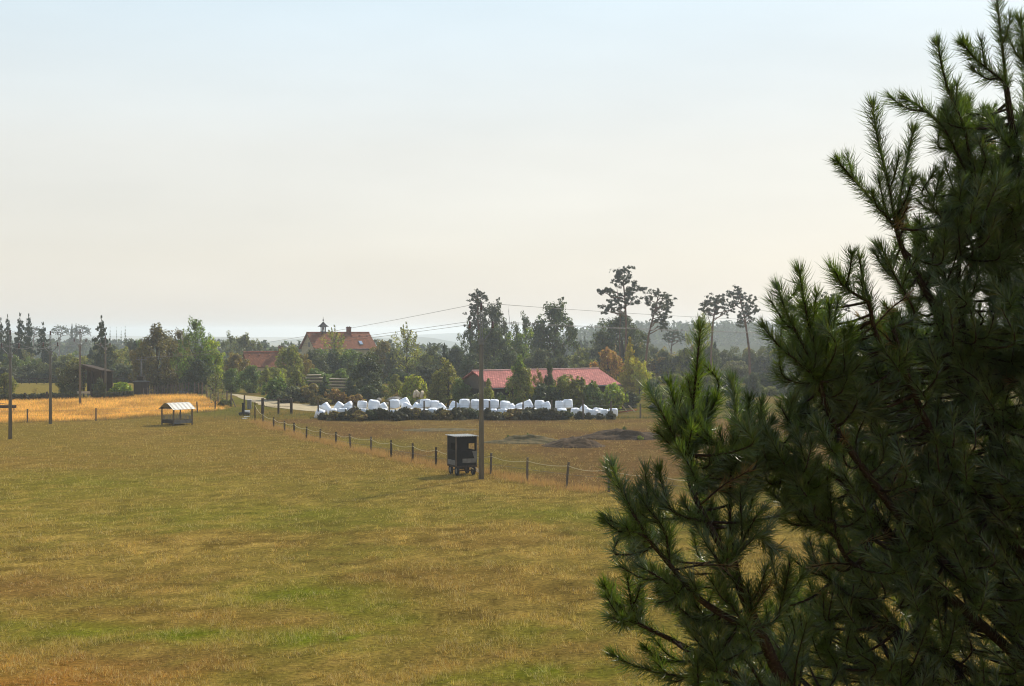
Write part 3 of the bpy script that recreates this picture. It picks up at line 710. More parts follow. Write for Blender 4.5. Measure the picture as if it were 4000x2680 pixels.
# ------------------------------------------------------------------ concrete power poles and their wires
def pole(px, base, top, label, head, arm_px, arm_y, junc_y, name='power_pole', Y=None, r0=.16, r1=.1):
    if Y is None: Y = yof(base)
    X = (px - CX) / F * Y; zb = g(X, Y); k = Y / F
    t = thing(name, label, 'power pole', (X, Y, zb), 0, 'concrete power poles')
    zt = H - (top - HY) * k - zb; zj = H - (junc_y - HY) * k - zb; za = H - (arm_y - HY) * k - zb; aw = arm_px * k / 2
    b = MB(); b.tube([(0, 0, -.3), (0, 0, zj - .1), (0, 0, zj + .25)], [r0, r1 * 1.05, r1 * .95], 12); b.build('shaft', M['concrete'], t, True)
    m = MB()
    for s in (-1, 1):
        m.tube([(s * .06, 0, zj - .15), (s * .05, 0, zt - .1)], .035, 6)
    for q in (.25, .5, .75): m.box((0, 0, zj + (zt - zj) * q), (.14, .05, .05))
    m.box((0, 0, zj), (.34, .3, .35)); m.build('top_bracket', M['steel'], t)
    tips = [Vector((0, 0, zt))]
    for s in (-1, 1):
        a = MB(); a.tube([(s * .1, 0, zj), (s * (aw * .62), 0, zj + (za - zj) * .42), (s * aw, 0, za - .1)], .035, 6); a.build('arm', M['steel'], t)
        tips.append(Vector((s * aw, 0, za + .15)))
    for i, p in enumerate(tips):
        q = MB(); q.tube([p + Vector((0, 0, -.3)), p + Vector((0, 0, -.2)), p + Vector((0, 0, -.16)), p + Vector((0, 0, -.06)), p + Vector((0, 0, -.03)), p + Vector((0, 0, .08)), p + Vector((0, 0, .12))],
                        [.05, .09, .06, .09, .06, .075, .03], 8); q.build('insulator', M['insul'], t, True)
    return t, [Vector((X, Y, zb)) + p + Vector((0, 0, .1)) for p in tips]
def wire(label, spans, sag, name='power_wire', r=.012):
    b = MB(); pts = []
    for a, c in zip(spans[:-1], spans[1:]):
        for i in range(15):
            f = i / 15; p = a.lerp(c, f); p.z -= sag * 4 * f * (1 - f); pts.append(p)
    pts.append(spans[-1]); b.tube(pts, r, 4)
    return tag(b.build(name, M['wire'], None, True), label, 'wire', 'overhead wires')
LP = 'grey concrete power pole with forked head, '
pA, tA = pole(40, 1716, 1294, LP + 'nearest of the left row, beside the picture edge', 0, 68, 1352, 1388)
pB, tB = pole(197, 1656, 1297, LP + 'second in the left row, at the field edge', 0, 56, 1347, 1378)
pC, tC = pole(313, 1580, 1291, LP + 'standing inside the golden field left of the shed', 0, 46, 1330, 1352)
pD, tD = pole(412, 1553, 1316, LP + 'fourth, against the lone layered spruce', 0, 36, 1347, 1363)
pE, tE = pole(1880, 1873, 1190, 'tall concrete power pole beside the covered wagon, red-brown insulators on its forked head', 0, 90, 1272, 1335, r0=.17, r1=.115)
pO, tO = pole(-330, 1770, 1290, LP + 'out of view beyond the left picture edge', 0, 80, 1360, 1395)
for i, l in enumerate(('topmost thin wire running along the left pole row', 'lower left wire sagging between the left poles', 'lower right wire sagging between the left poles')):
    wire(l, [tO[i], tA[i], tB[i], tC[i], tD[i]], .55)
# transformer pole
Yt = 194; Xt = (552 - CX) / F * Yt; kt = Yt / F; zb = g(Xt, Yt)
t = thing('transformer_pole', 'grey pole carrying a transformer box and crossarm in front of the brown chestnut', 'transformer pole', (Xt, Yt, zb))
def zz(py): return H - (py - HY) * kt - zb
b = MB(); b.tube([(0, 0, -.2), (0, 0, zz(1404))], [.16, .1], 10); b.build('shaft', M['concrete'], t, True)
b = MB(); b.box((0, 0, zz(1405)), (1.5, .12, .12)); b.build('crossarm', M['concrete'], t)
b = MB(); b.box((0, 0, zz(1486)), (1.15, .8, .08)); b.box((.52, 0, zz(1475)), (.05, .06, .8)); b.box((-.52, 0, zz(1475)), (.05, .06, .8)); b.build('platform', M['steel'], t)
b = MB(); b.box((0, -.25, zz(1478)), (.8, .6, .55))
for i in range(5): b.box((-.32 + .16 * i, -.57, zz(1478)), (.03, .06, .45))
b.build('transformer', M['darkwood'], t)
tt = []
for x in (-.68, 0, .68):
    q = MB(); q.tube([(x, 0, zz(1405) + .04), (x, 0, zz(1405) + .3)], [.06, .04], 6); q.build('insulator', M['insul'], t); tt.append(Vector((Xt + x, Yt, zb + zz(1405) + .32)))
for x in (-.2, .2):
    q = MB(); q.tube([(x, -.2, zz(1470) + .05), (x, -.2, zz(1470) + .4)], [.06, .04], 6); q.build('bushing', M['insul'], t)
t2 = thing('switchgear_cabinet', 'dark brown cabinet standing at the foot of the transformer pole', 'cabinet', (Xt + .35, Yt - 1.2, g(Xt, Yt - 1.2)))
b = MB(); b.box((0, 0, .85), (2.0, .8, 1.9)); b.build('body', M['darkwood'], t2)
b = MB(); b.box((0, 0, 1.84), (2.16, .95, .08)); b.build('roof', M['steel'], t2)
b = MB(); b.box((-.45, -.42, .8), (.85, .04, 1.6)); b.box((.45, -.42, .8), (.85, .04, 1.6)); b.build('door', M['darkwood'], t2)
pF, tF = pole(3760, 1600, 1262, 'concrete power pole hidden by the big pine at the far right', 0, 46, 1304, 1325)
for i, l in enumerate(('top wire from the transformer over the house roof to the big pole and beyond', 'left lower wire through the big pole head', 'right lower wire through the big pole head')):
    a = (1, 0, 2)[i]; wire(l, [tt[a], tE[i], tF[i]], .5 if i == 0 else .45, r=.011)

# ------------------------------------------------------------------ fences
def post(name, X, Y, h, w, mat, parent=None, lean=0, lx=0, origin=None, n=7):
    b = MB(); z = g(X, Y); o = origin or Vector((0, 0, 0))
    rg_ = random.Random(int(X * 100) + int(Y * 37)); j = lambda: rg_.uniform(-.02, .02)
    b.tube([(X - o.x, Y - o.y, z - .2 - o.z), (X - o.x + lean * .5 + j(), Y - o.y, z + h * .5 - o.z), (X - o.x + lean, Y - o.y + lx, z + h - o.z)], [w / 2, w / 2 * rg_.uniform(.85, 1.05), w / 2 * rg_.uniform(.8, 1)], n)
    return b.build(name, mat, parent)
o = Vector((FXY[8][0], FXY[8][1], 0)); t = thing('rope_fence', 'long rope fence on wooden posts crossing the field from the gate to the big pine', 'fence', o)
pts = []; rr = random.Random(3)
for (px, pb), ptop in zip(FENCE, FTOP):
    X, Y = at(px, pb); k = Y / F; h = (pb - ptop) * k; ln = {2212: .14, 1370: -.09, 996: 0}.get(px, rr.uniform(-.03, .03))
    post('post', X, Y, h, .15 if px > 1000 else .13, M['darkwood'] if rr.random() < .6 else M['oldwood'], t, ln, 0, o)
    pts.append(Vector((X + ln * .85 - o.x, Y - .09 - o.y, g(X, Y) + h * .86 - o.z)))
for off, fr in ((0, .86),):
    b = MB(); line = []
    for a, c in zip(pts[:-1], pts[1:]):
        sg = rr.uniform(.09, .2)
        for i in range(10):
            f = i / 10; p = a.lerp(c, f); p.z -= sg * 4 * f * (1 - f); line.append(p)
    line.append(pts[-1]); b.tube(line, .014, 5); b.build('rope', M['rope'], t, True)
b = MB()
low = []
for p, (px, pb) in zip(pts, FENCE): low.append(p - Vector((0, 0, .5)))
b.tube(low, .008, 4); b.build('lower_wire', M['wire'], t)
# post row along the golden field
o = Vector((*at(500, 1640), 0)); t = thing('wire_fence', 'sparse post and wire fence along the near edge of the golden field', 'fence', o)
pts = []
for px, tp, bs in ((-170, 1605, 1660), (107, 1597, 1650), (375, 1593, 1643), (590, 1585, 1628), (772, 1570, 1614), (840, 1567, 1603)):
    if px == 590: continue
    X, Y = at(px, bs); h = (bs - tp) * Y / F; post('post', X, Y, h, .15, M['oldwood'], t, {772: .09}.get(px, 0) * -1, 0, o); pts.append(Vector((X, Y, g(X, Y) + h * .85)) - o)
b = MB(); b.tube(pts, .006, 4); b.tube([p - Vector((0, 0, .45)) for p in pts], .006, 4); b.build('wire', M['wire'], t)
# tall split-post fence
o = Vector((*at(740, 1538), 0)); t = thing('tall_post_fence', 'fence of tall grey posts and mesh along the back of the golden field', 'fence', o)
prev = None; mesh = MB()
for px, tp, bs in ((560,1515,1544),(576,1513,1543),(590,1511,1542),(604,1509,1541),(617,1506,1540),(633,1505,1540),(642,1503,1539),(655,1501,1539),(667,1500,1539),(677,1500,1538),(687,1499,1538),(702,1497,1538),(712,1495,1538),
                   (725,1492,1537),(737,1491,1538),(760,1490,1538),(776,1495,1540),(790,1495,1547),(809,1506,1556),(822,1513,1563),(836,1519,1569),(851,1526,1573),(868,1528,1577),(887,1527,1574),(902,1533,1590)):
    X, Y = at(px, bs); h = (bs - tp) * Y / F; post('post', X, Y, h, .2 if px > 595 else .14, M['oldwood'], t, rr.uniform(-.04, .04), 0, o, 6)
    p = Vector((X, Y, g(X, Y))) - o
    if prev is not None:
        for q in range(6): mesh.tube([prev[0] + Vector((0, 0, .12 + q * prev[1] * .15)), p + Vector((0, 0, .12 + q * h * .15))], .007, 3, False)
    prev = (p, h)
mesh.build('wire_mesh', M['wire'], t)
X, Y = at(905, 1590); b = MB(); b.tube([Vector((X, Y, 1.1)) - o, Vector((X + .55, Y - .3, 0)) - o], .06, 6); b.build('brace', M['oldwood'], t)
# gate
o = Vector((*at(1085, 1617), 0)); t = thing('field_gate', 'brown wooden gate of three thick posts and a thin top rail beside the track', 'gate', o)
q = []
for px, tp, bs, w in ((1032, 1554, 1615, .27), (1085, 1557, 1618, .2), (1138, 1556, 1617, .26)):
    X, Y = at(px, bs); h = (bs - tp) * Y / F; b = MB(); b.box((X - o.x, 0, h / 2 - .1), (w, w, h + .2)); b.build('gate_post', M['darkwood'], t); q.append((X - o.x, h))
b = MB()
for f in (.93, .5): b.tube([(q[0][0], -.16, q[0][1] * f), (q[2][0], -.16, q[2][1] * f)], .03, 6)
b.build('rail', M['oldwood'], t)
# bale yard fence posts
o = Vector((*at(1782, 1640), 0)); t = thing('yard_fence', 'grey wooden posts with wires in front of the white bales', 'fence', o)
pts = []
for px, tp, bs in ((1243,1561,1634),(1381,1563,1640),(1521,1567,1640),(1658,1566,1640),(1782,1565,1640),(1912,1565,1640),(2043,1565,1640),(2156,1563,1640),(2278,1562,1640),(2386,1566,1636),(2502,1577,1634)):
    X, Y = at(px, bs); h = H - (tp - HY) * Y / F - g(X, Y); post('post', X, Y, h, .17 if px < 2300 else .2, M['oldwood'], t, rr.uniform(-.04, .04), 0, o); pts.append(Vector((X, Y, g(X, Y) + h * .6)) - o)
b = MB()
for dz in (.25, -.2, -.6): b.tube([p + Vector((0, 0, dz)) for p in pts], .007, 3)
b.build('wire', M['wire'], t)
for s in (-1, 1):
    X, Y = at(1381, 1640); b = MB(); b.tube([Vector((X, Y, 1.25)) - o, Vector((X + s * 1.05, Y - .1, .25)) - o], .05, 5); b.build('brace', M['oldwood'], t)

# ------------------------------------------------------------------ wrapped bales
def bale_mesh(seed, squash=1.):
    rg = np.random.default_rng(seed); n, pr = 40, []
    prof = [(.0, 0), (.3, .0), (.44, .012), (.495, .06), (.52, .2), (.532, .5), (.525, .75), (.505, .9), (.45, .975), (.3, 1.005), (.0, 1.01)]
    u = np.linspace(0, 1, 26); s = np.linspace(0, 1, len(prof)); pp = np.array(prof)
    r = np.interp(u, s, pp[:, 0]); z = np.interp(u, s, pp[:, 1])
    th = np.linspace(0, 2 * np.pi, n, endpoint=False)
    T_, R_ = np.meshgrid(th, r); _, Z_ = np.meshgrid(th, z)
    lob = 1 + .035 * np.sin(T_ * 2 + rg.uniform(0, 6)) + .03 * np.sin(T_ * 3 + rg.uniform(0, 6) + Z_ * 2)
    wr = (fbm(T_ * 3.5 + seed * 9, Z_ * 7, seed, 4) - .5) * .06 + (fbm(np.cos(T_) * R_ * 14 + 30, np.sin(T_) * R_ * 14 + seed, seed + 3, 3) - .5) * .02
    rr_ = R_ * (lob + wr * (R_ > .05)); zz_ = Z_ * (.93 * squash) + (fbm(np.cos(T_) * R_ * 6 + 9, np.sin(T_) * R_ * 6 + seed, seed + 7, 3) - .5) * .11 * (Z_ > .5)
    V = np.stack([np.cos(T_) * rr_, np.sin(T_) * rr_, zz_], -1).reshape(-1, 3); k = len(r)
    i = (np.arange(n)[None, :] + np.arange(k - 1)[:, None] * n); j = ((np.arange(n) + 1) % n)[None, :] + np.arange(k - 1)[:, None] * n
    return np_mesh('white_bale', V, np.stack([i, j, j + n, i + n], -1).reshape(-1, 4), M['white'], None, True)
BM = [bale_mesh(3), bale_mesh(8), bale_mesh(14), bale_mesh(21, .92), bale_mesh(33, .8)]
UP = [(1281,1569,36,-38),(1317,1566,37,35),(1373,1564,38,-32),(1414,1563,36,3),(1456,1559,42,12),(1504,1569,34,-30),(1541,1558,37,0),(1580,1566,36,24),(1618,1568,38,38),(1661,1557,39,0),(1697,1564,35,3),
      (1733,1570,35,-42),(1769,1564,36,28),(1790,1574,30,-45),(1815,1559,38,-1),(1857,1560,38,2),(1897,1560,35,0),(1930,1560,36,3),(1971,1562,38,7),(2010,1573,38,-42),(2036,1571,32,-20),(2068,1559,38,-26),
      (2107,1563,38,3),(2140,1566,32,-24),(2186,1565,36,4),(2219,1559,38,-5),(2272,1576,38,45)]
rb = random.Random(9)
ordn = ['first','second','third','fourth','fifth','sixth','seventh','eighth','ninth','tenth','eleventh','twelfth','thirteenth','fourteenth','fifteenth','sixteenth','seventeenth','eighteenth','nineteenth','twentieth']
def bale(px, top, wpx, rot, Y, label, grp, mi=None, hz=None):
    X = (px - CX) / F * Y; s = wpx * Y / F / 1.01
    me = BM[rb.randrange(4) if mi is None else mi]
    o = link('white_bale', me); zt = H - (top - HY) * Y / F
    a = abs(R(rot)); hh = .93 * s * math.cos(a) + .52 * s * math.sin(a)
    e = Matrix.Translation((X, Y, zt - hh)) @ Matrix.Rotation(R(rot), 4, 'Y') @ Matrix.Rotation(rb.uniform(-.15, .15), 4, 'X') @ Matrix.Rotation(rb.uniform(0, 6.28), 4, 'Z') @ Matrix.Diagonal((s, s, s, 1))
    o.matrix_world = e; return tag(o, label, 'hay bale', grp)
npole = sum(1 for u in UP if u[0] < 1880)
for i, (px, tp, w, rot) in enumerate(UP):
    rel = f'{ordn[npole - 1 - i]} left of the big pole' if i < npole else f'{ordn[i - npole]} right of the big pole'
    how = 'upright' if abs(rot) < 8 else ('tipped left' if rot < 0 else 'tipped right')
    bale(px, tp, w, rot, 141.6 + rb.uniform(-.3, .3), f'{how} white bale, {rel}, upper row', 'white wrapped bales, upper row')
bale(1566, 1550, 38, 62, 142.9, 'white wrapped bale lying on top behind the upper row, highest of all', 'white wrapped bales, upper row', 1)
bale(1254, 1583, 34, 10, 141.8, 'white bale behind the crumpled one at the left end of the row', 'white wrapped bales, lower row')
bale(1264, 1590, 44, -70, 140.2, 'crumpled white bale lying at the left end of the row', 'white wrapped bales, lower row', 4)
LW = [(1300 + 39 * i, 1595 + rb.uniform(-2, 3), 39) for i in range(24)]
nl = sum(1 for u in LW if u[0] < 1880)
for i, (px, tp, w) in enumerate(LW):
    rel = f'{ordn[nl - 1 - i]} left of the big pole' if i < nl else f'{ordn[i - nl]} right of the big pole'
    bale(px, tp, w, rb.uniform(-4, 4), 140.3 + rb.uniform(-.3, .4), f'white bale, {rel}, lower row behind scrub', 'white wrapped bales, lower row')
for px, tp, w, rot, Y, l in ((2246,1592,33,0,140.2,'upright white bale below the tipped one near the right end'),(2297,1594,30,12,140.4,'small white bale between two fence posts at the right end'),(2319,1601,36,0,139.6,'low front white bale, third from the right end'),
                             (2334,1592,38,6,141.6,'white bale behind the low front ones at the right end'),(2360,1597,36,0,140,'white bale second from the right end'),(2396,1596,34,0,140,'rightmost white bale of the row beside the last thick post')):
    bale(px, tp, w, rot, Y, l, 'white wrapped bales, lower row')

# ------------------------------------------------------------------ farmhouse, annex, barn
def tilemat(name, col, rows, cols, var=.35, rough=.75):
    m, t, out = nt(name); p = N(t, 'ShaderNodeBsdfPrincipled'); p.inputs['Roughness'].default_value = rough; p.inputs['Specular IOR Level'].default_value = .04
    tc = N(t, 'ShaderNodeTexCoord'); br = N(t, 'ShaderNodeTexBrick')
    mp = N(t, 'ShaderNodeMapping'); mp.inputs['Scale'].default_value = (cols, rows, 1); t.links.new(tc.outputs['UV'], mp.inputs[0]); t.links.new(mp.outputs[0], br.inputs['Vector'])
    br.inputs['Scale'].default_value = 1; br.inputs['Brick Width'].default_value = 1; br.inputs['Row Height'].default_value = 1; br.inputs['Mortar Size'].default_value = .1; br.inputs['Bias'].default_value = -.1
    br.inputs['Color1'].default_value = (*[c * (1 - var * .5) for c in col], 1); br.inputs['Color2'].default_value = (*[min(1, c * (1 + var * .5)) for c in col], 1); br.inputs['Mortar'].default_value = (*[c * .45 for c in col], 1)
    no = N(t, 'ShaderNodeTexNoise'); no.inputs['Scale'].default_value = 1.2; no.inputs['Detail'].default_value = 5; t.links.new(tc.outputs['Object'], no.inputs['Vector'])
    mr = N(t, 'ShaderNodeMapRange'); mr.inputs['To Min'].default_value = .65; mr.inputs['To Max'].default_value = 1.3; t.links.new(no.outputs['Fac'], mr.inputs['Value'])
    hs = N(t, 'ShaderNodeHueSaturation'); t.links.new(br.outputs['Color'], hs.inputs['Color']); t.links.new(mr.outputs[0], hs.inputs['Value'])
    bu = N(t, 'ShaderNodeBump'); bu.inputs['Strength'].default_value = .6; bu.inputs['Distance'].default_value = .05; t.links.new(br.outputs['Fac'], bu.inputs['Height']); bu.invert = True
    t.links.new(bu.outputs[0], p.inputs['Normal']); t.links.new(hs.outputs[0], p.inputs['Base Color']); t.links.new(p.outputs[0], out.inputs[0]); return m
def uvroof(name, quads, th, mat, parent):
    """roof slabs with UVs along eave and slope: quads are (eave a, eave b, ridge b, ridge a)"""
    b = MB()
    for q in quads: b.quadprism(*q, th)
    o = b.build(name, mat, parent); uv = o.data.uv_layers.new(name='UVMap')
    for f in o.data.polygons:
        k = f.index // 6; q = quads[k]; A, Bv = Vector(q[0]), Vector(q[1]); D = Vector(q[3]); L = (Bv - A).length; S = (D - A).length
        for li in f.loop_indices:
            v = o.data.vertices[o.data.loops[li].vertex_index].co - A
            uv.data[li].uv = (v.dot((Bv - A).normalized()), v.dot((D - A).normalized()))
    return o
M['redtile'] = tilemat('clay_tile', (.275, .098, .048), 3.1, 3.4, .45)
M['barntile'] = tilemat('red_barn_tile', (.46, .165, .14), 3.2, 3.2, .55)
M['ridge'] = pmat('ridge_tile', (.3, .085, .045), .8, .3, 3)
M['plaster'] = pmat('cream_plaster', (.42, .33, .2), .9, .12, 2)
M['glass'] = pmat('dark_glass', (.03, .035, .045), .08, .2, 2, spec=.6)
M['skyglass'] = pmat('skylight_glass', (.75, .78, .8), .06, .05, 2, metallic=.9)
M['brickdark'] = pmat('chimney_brick', (.17, .055, .045), .9, .35, 6)
M['slate'] = pmat('dark_shingle', (.05, .042, .045), .8, .3, 6)
M['metal_roof'] = pmat('pale_tin', (.55, .52, .46), .5, .18, 5, metallic=.3, stretch=(6, 1, 1))
M['black'] = pmat('black_rubber', (.018, .018, .018), .7, .4, 8)
M['mesh_dark'] = pmat('dark_sheeting', (.012, .011, .012), .8, .35, 4, bump=.2)
M['greypanel'] = pmat('grey_board', (.15, .145, .135), .85, .25, 4, bump=.2)
M['stone'] = pmat('grey_stone', (.26, .24, .21), .95, .3, 3, bump=.3)
M['soil'] = pmat('dark_soil', (.066, .042, .023), 1, .5, 5, bump=.8)

Yh = 288; kh = Yh / F; th = R(35)
X0 = (1197 - CX) / F * Yh; zb = g(X0, Yh)
zr = H - (1299 - HY) * kh - zb; L = 224 * kh / math.cos(th) * 1.02; Wd = 3.75; drop = 3.45
t = thing('farmhouse', 'large farmhouse with steep red tiled roof, bell turret and cream gable above the trees', 'house', (X0, Yh, zb), th)
e = .5; ze = zr - drop
def sl(y): return zr - abs(y) * drop / Wd
b = MB(); b.box((L / 2, 0, (ze - .3) / 2), (L - 2 * e, 2 * Wd - 1.0, ze - .3))
gw = Wd - .5
for x in (e, L - e - .3): b.add([(x, -gw, ze - .3), (x, gw, ze - .3), (x, gw, sl(gw) - .22), (x, 0, zr - .22), (x, -gw, sl(gw) - .22), (x + .3, -gw, ze - .3), (x + .3, gw, ze - .3), (x + .3, gw, sl(gw) - .22), (x + .3, 0, zr - .22), (x + .3, -gw, sl(gw) - .22)],
            [(4, 3, 2, 1, 0), (5, 6, 7, 8, 9), (0, 5, 9, 4), (4, 9, 8, 3), (3, 8, 7, 2), (2, 7, 6, 1)])
b.build('wall', M['plaster'], t)
rf = uvroof('roof', [((0, -Wd, ze), (L, -Wd, ze), (L, 0, zr), (0, 0, zr)), ((L, Wd, ze), (0, Wd, ze), (0, 0, zr), (L, 0, zr))], .16, M['redtile'], t)
b = MB(); b.tube([(0, 0, zr + .02), (L, 0, zr + .02)], .13, 8); b.build('ridge_tiles', M['ridge'], rf)
b = MB(); b.tube([(0, -Wd - .05, ze - .08), (L, -Wd - .05, ze - .08)], .07, 6); b.build('gutter', M['steel'], rf)
b = MB(); xc = L * .655; b.box((xc, -.35, zr + .25), (.8, .75, 1.7)); b.box((xc, -.35, zr + 1.13), (.95, .9, .12))
for s in (-.2, .2): b.tube([(xc + s, -.35, zr + 1.15), (xc + s, -.35, zr + 1.32)], .1, 8)
b.build('chimney', M['brickdark'], rf)
w = MB(); fr = Wd - 1.05; xs = L * .77; m0 = (sl(2.1) + sl(2.9)) / 2; ang = math.atan2(drop, Wd)
w.box((xs, -2.5, sl(2.5) + .09), (.86, 1.15, .1), 0, ang); sk_ = w.build('skylight', M['steel'], rf)
w = MB(); w.box((xs, -2.5 - .03, sl(2.5) + .155), (.7, .98, .03), 0, ang); w.build('pane', M['skyglass'], sk_)
for i in range(8):
    w = MB(); xv = L * (.07 + .125 * i); w.box((xv, -.75, sl(.75) + .1), (.28, .3, .12), 0, ang); w.build('roof_vent', M['ridge'], rf)
w = MB(); w.box((e - .03, -.35, zr - 2.55), (.06, .75, 1.15)); wi = w.build('window', M['palewood'], t)
w = MB(); w.box((e - .07, -.35, zr - 2.55), (.03, .58, .98)); w.build('pane', M['glass'], wi)
for i in range(5):
    w = MB(); w.box((1.8 + i * 2.6, -gw - .04, 2.6), (1.1, .08, 1.3)); wi = w.build('window', M['palewood'], t); w = MB(); w.box((1.8 + i * 2.6, -gw - .09, 2.6), (.9, .03, 1.1)); w.build('pane', M['glass'], wi)
xt = L * .262; tu = MB()
for sx in (-.33, .33):
    for sy in (-.33, .33): tu.box((xt + sx, sy, zr + .5), (.16, .16, 1.5))
tu.box((xt, 0, zr + .16), (.95, .95, .12)); tu.box((xt, 0, zr + 1.2), (1.0, 1.0, .16)); tr = tu.build('bell_turret', M['slate'], t)
tu = MB(); q = .9; z1 = zr + 1.22; tu.add([(xt - q, -q, z1), (xt + q, -q, z1), (xt + q, q, z1), (xt - q, q, z1), (xt - .42, -.42, z1 + .5), (xt + .42, -.42, z1 + .5), (xt + .42, .42, z1 + .5), (xt - .42, .42, z1 + .5), (xt, 0, z1 + 1.15)],
    [(3, 2, 1, 0), (0, 1, 5, 4), (1, 2, 6, 5), (2, 3, 7, 6), (3, 0, 4, 7), (4, 5, 8), (5, 6, 8), (6, 7, 8), (7, 4, 8)]); tu.build('turret_roof', M['slate'], tr)
tu = MB(); tu.tube([(xt, 0, z1 + 1.05), (xt, 0, z1 + 2.1)], .025, 6); tu.tube([(xt, 0, z1 + 1.24), (xt, 0, z1 + 1.3), (xt, 0, z1 + 1.42), (xt, 0, z1 + 1.54), (xt, 0, z1 + 1.6)], [.03, .13, .17, .13, .03], 10); tu.box((xt, 0, z1 + 1.85), (.3, .04, .05)); tu.build('finial', M['slate'], tr)
tu = MB(); tu.tube([(xt, 0, zr + 1.1), (xt, 0, zr + .95), (xt, 0, zr + .7), (xt, 0, zr + .62)], [.05, .12, .17, .22], 10); tu.build('bell', M['brickdark'], tr)
# annex
Yn = 268; kn = Yn / F; X1 = (951 - CX) / F * Yn; zb = g(X1, Yn); zr2 = H - (1375 - HY) * kn - zb; L2 = 9.2; W2 = 3.2; d2 = 2.9
t = thing('annex', 'low red roofed annex with a brick chimney left of the farmhouse', 'house', (X1, Yn, zb), R(22))
b = MB(); b.box((L2 / 2, 0, (zr2 - d2) / 2), (L2 - .8, 2 * W2 - .8, zr2 - d2))
for x in (.4, L2 - .7): b.add([(x, -W2 + .4, zr2 - d2), (x, W2 - .4, zr2 - d2), (x, 0, zr2 - .25), (x + .3, -W2 + .4, zr2 - d2), (x + .3, W2 - .4, zr2 - d2), (x + .3, 0, zr2 - .25)], [(2, 1, 0), (3, 4, 5), (0, 3, 5, 2), (1, 4, 3, 0), (2, 5, 4, 1)])
b.build('wall', M['plaster'], t)
rf = uvroof('roof', [((0, -W2, zr2 - d2), (L2, -W2, zr2 - d2), (L2, 0, zr2), (0, 0, zr2)), ((L2, W2, zr2 - d2), (0, W2, zr2 - d2), (0, 0, zr2), (L2, 0, zr2))], .15, M['redtile'], t)
b = MB(); b.tube([(0, 0, zr2 + .02), (L2, 0, zr2 + .02)], .13, 8); b.build('ridge_tiles', M['ridge'], rf)
b = MB(); b.box((7.3, -.2, zr2 + .3), (.75, .7, 1.5)); b.box((7.3, -.2, zr2 + 1.08), (.88, .82, .1)); b.build('chimney', M['brickdark'], rf)
for i in range(4):
    w = MB(); w.box((1 + i * 2.0, -.7, zr2 - .55), (.26, .3, .12), 0, math.atan2(d2, W2)); w.build('roof_vent', M['ridge'], rf)
# barn
th = R(32.3); X2, Y2 = -4.59, 158.0; zb = g(X2, Y2); L3 = 18.0; Rn = 4.65; zr3 = 4.3 - zb; ze3 = 2.52 - zb
t = thing('barn', 'long open barn with a bright red tiled roof behind the white bales', 'barn', (X2, Y2, zb), th)
rf = uvroof('roof', [((0, -Rn, ze3), (L3, -Rn, ze3), (L3, 0, zr3), (0, 0, zr3)), ((L3, Rn, ze3), (0, Rn, ze3), (0, 0, zr3), (L3, 0, zr3))], .12, M['barntile'], t)
b = MB(); b.tube([(-.02, 0, zr3 + .02), (L3 + .02, 0, zr3 + .02)], .1, 8); b.build('ridge_tiles', pmat('sunlit_ridge', (.55, .33, .28), .8, .2, 3), rf)  # caps paler than the tiles: sunlit brightness put into their colour
b = MB(); b.tube([(0, -Rn - .04, ze3 - .1), (L3, -Rn - .04, ze3 - .1)], .06, 6); b.build('gutter', M['steel'], rf)
b = MB(); hw = Rn - .5; zg3 = zr3 - .28
b.add([(.3, -hw, ze3 - .25), (.3, hw, ze3 - .25), (.3, hw, ze3 + .02), (.3, 0, zg3), (.3, -hw, ze3 + .02), (.36, -hw, ze3 - .25), (.36, hw, ze3 - .25), (.36, hw, ze3 + .02), (.36, 0, zg3), (.36, -hw, ze3 + .02)], [(4, 3, 2, 1, 0), (5, 6, 7, 8, 9), (0, 1, 6, 5), (0, 5, 9, 4), (4, 9, 8, 3), (3, 8, 7, 2), (2, 7, 6, 1)])
b.build('gable_boarding', M['oldwood'], t)
b = MB(); b.box((L3 / 2, hw, (ze3 - .2) / 2), (L3 - .6, .08, ze3 - .2)); b.box((L3 - .35, .9, (ze3 - .2) / 2), (.08, 2 * hw - 2, ze3 - .2)); b.build('boarding', M['darkwood'], t)
for i in range(7):
    for y in (-hw, hw - .12):
        b = MB(); b.box((.4 + i * (L3 - .8) / 6, y, (ze3 - .05) / 2), (.2, .2, ze3 - .05)); b.build('post', M['darkwood'], t)
b = MB(); b.box((L3 / 2, -hw, ze3 - .12), (L3 - .6, .18, .2)); b.box((.3, 0, ze3 - .32), (.2, 2 * hw, .14)); b.build('beam', M['darkwood'], t)
# hay and boards stored in the barn
t = thing('pale_board_pile', 'stack of pale boards under the near barn eave', 'lumber', (*[c for c in pt(1958, 1530, 152)[:2]], g(-1, 152)), R(20))
for i in range(7):
    b = MB(); b.box((rb.uniform(-.1, .1), rb.uniform(-.05, .05), .5 + i * .16), (1.6, .5, .05), rb.uniform(-.1, .1), 0, rb.uniform(-.03, .03)); b.build('board', M['palewood'], t)
b = MB(); b.box((-.6, 0, .22), (.2, .6, .48)); b.box((.6, 0, .22), (.2, .6, .48)); b.build('bearer', M['darkwood'], t)
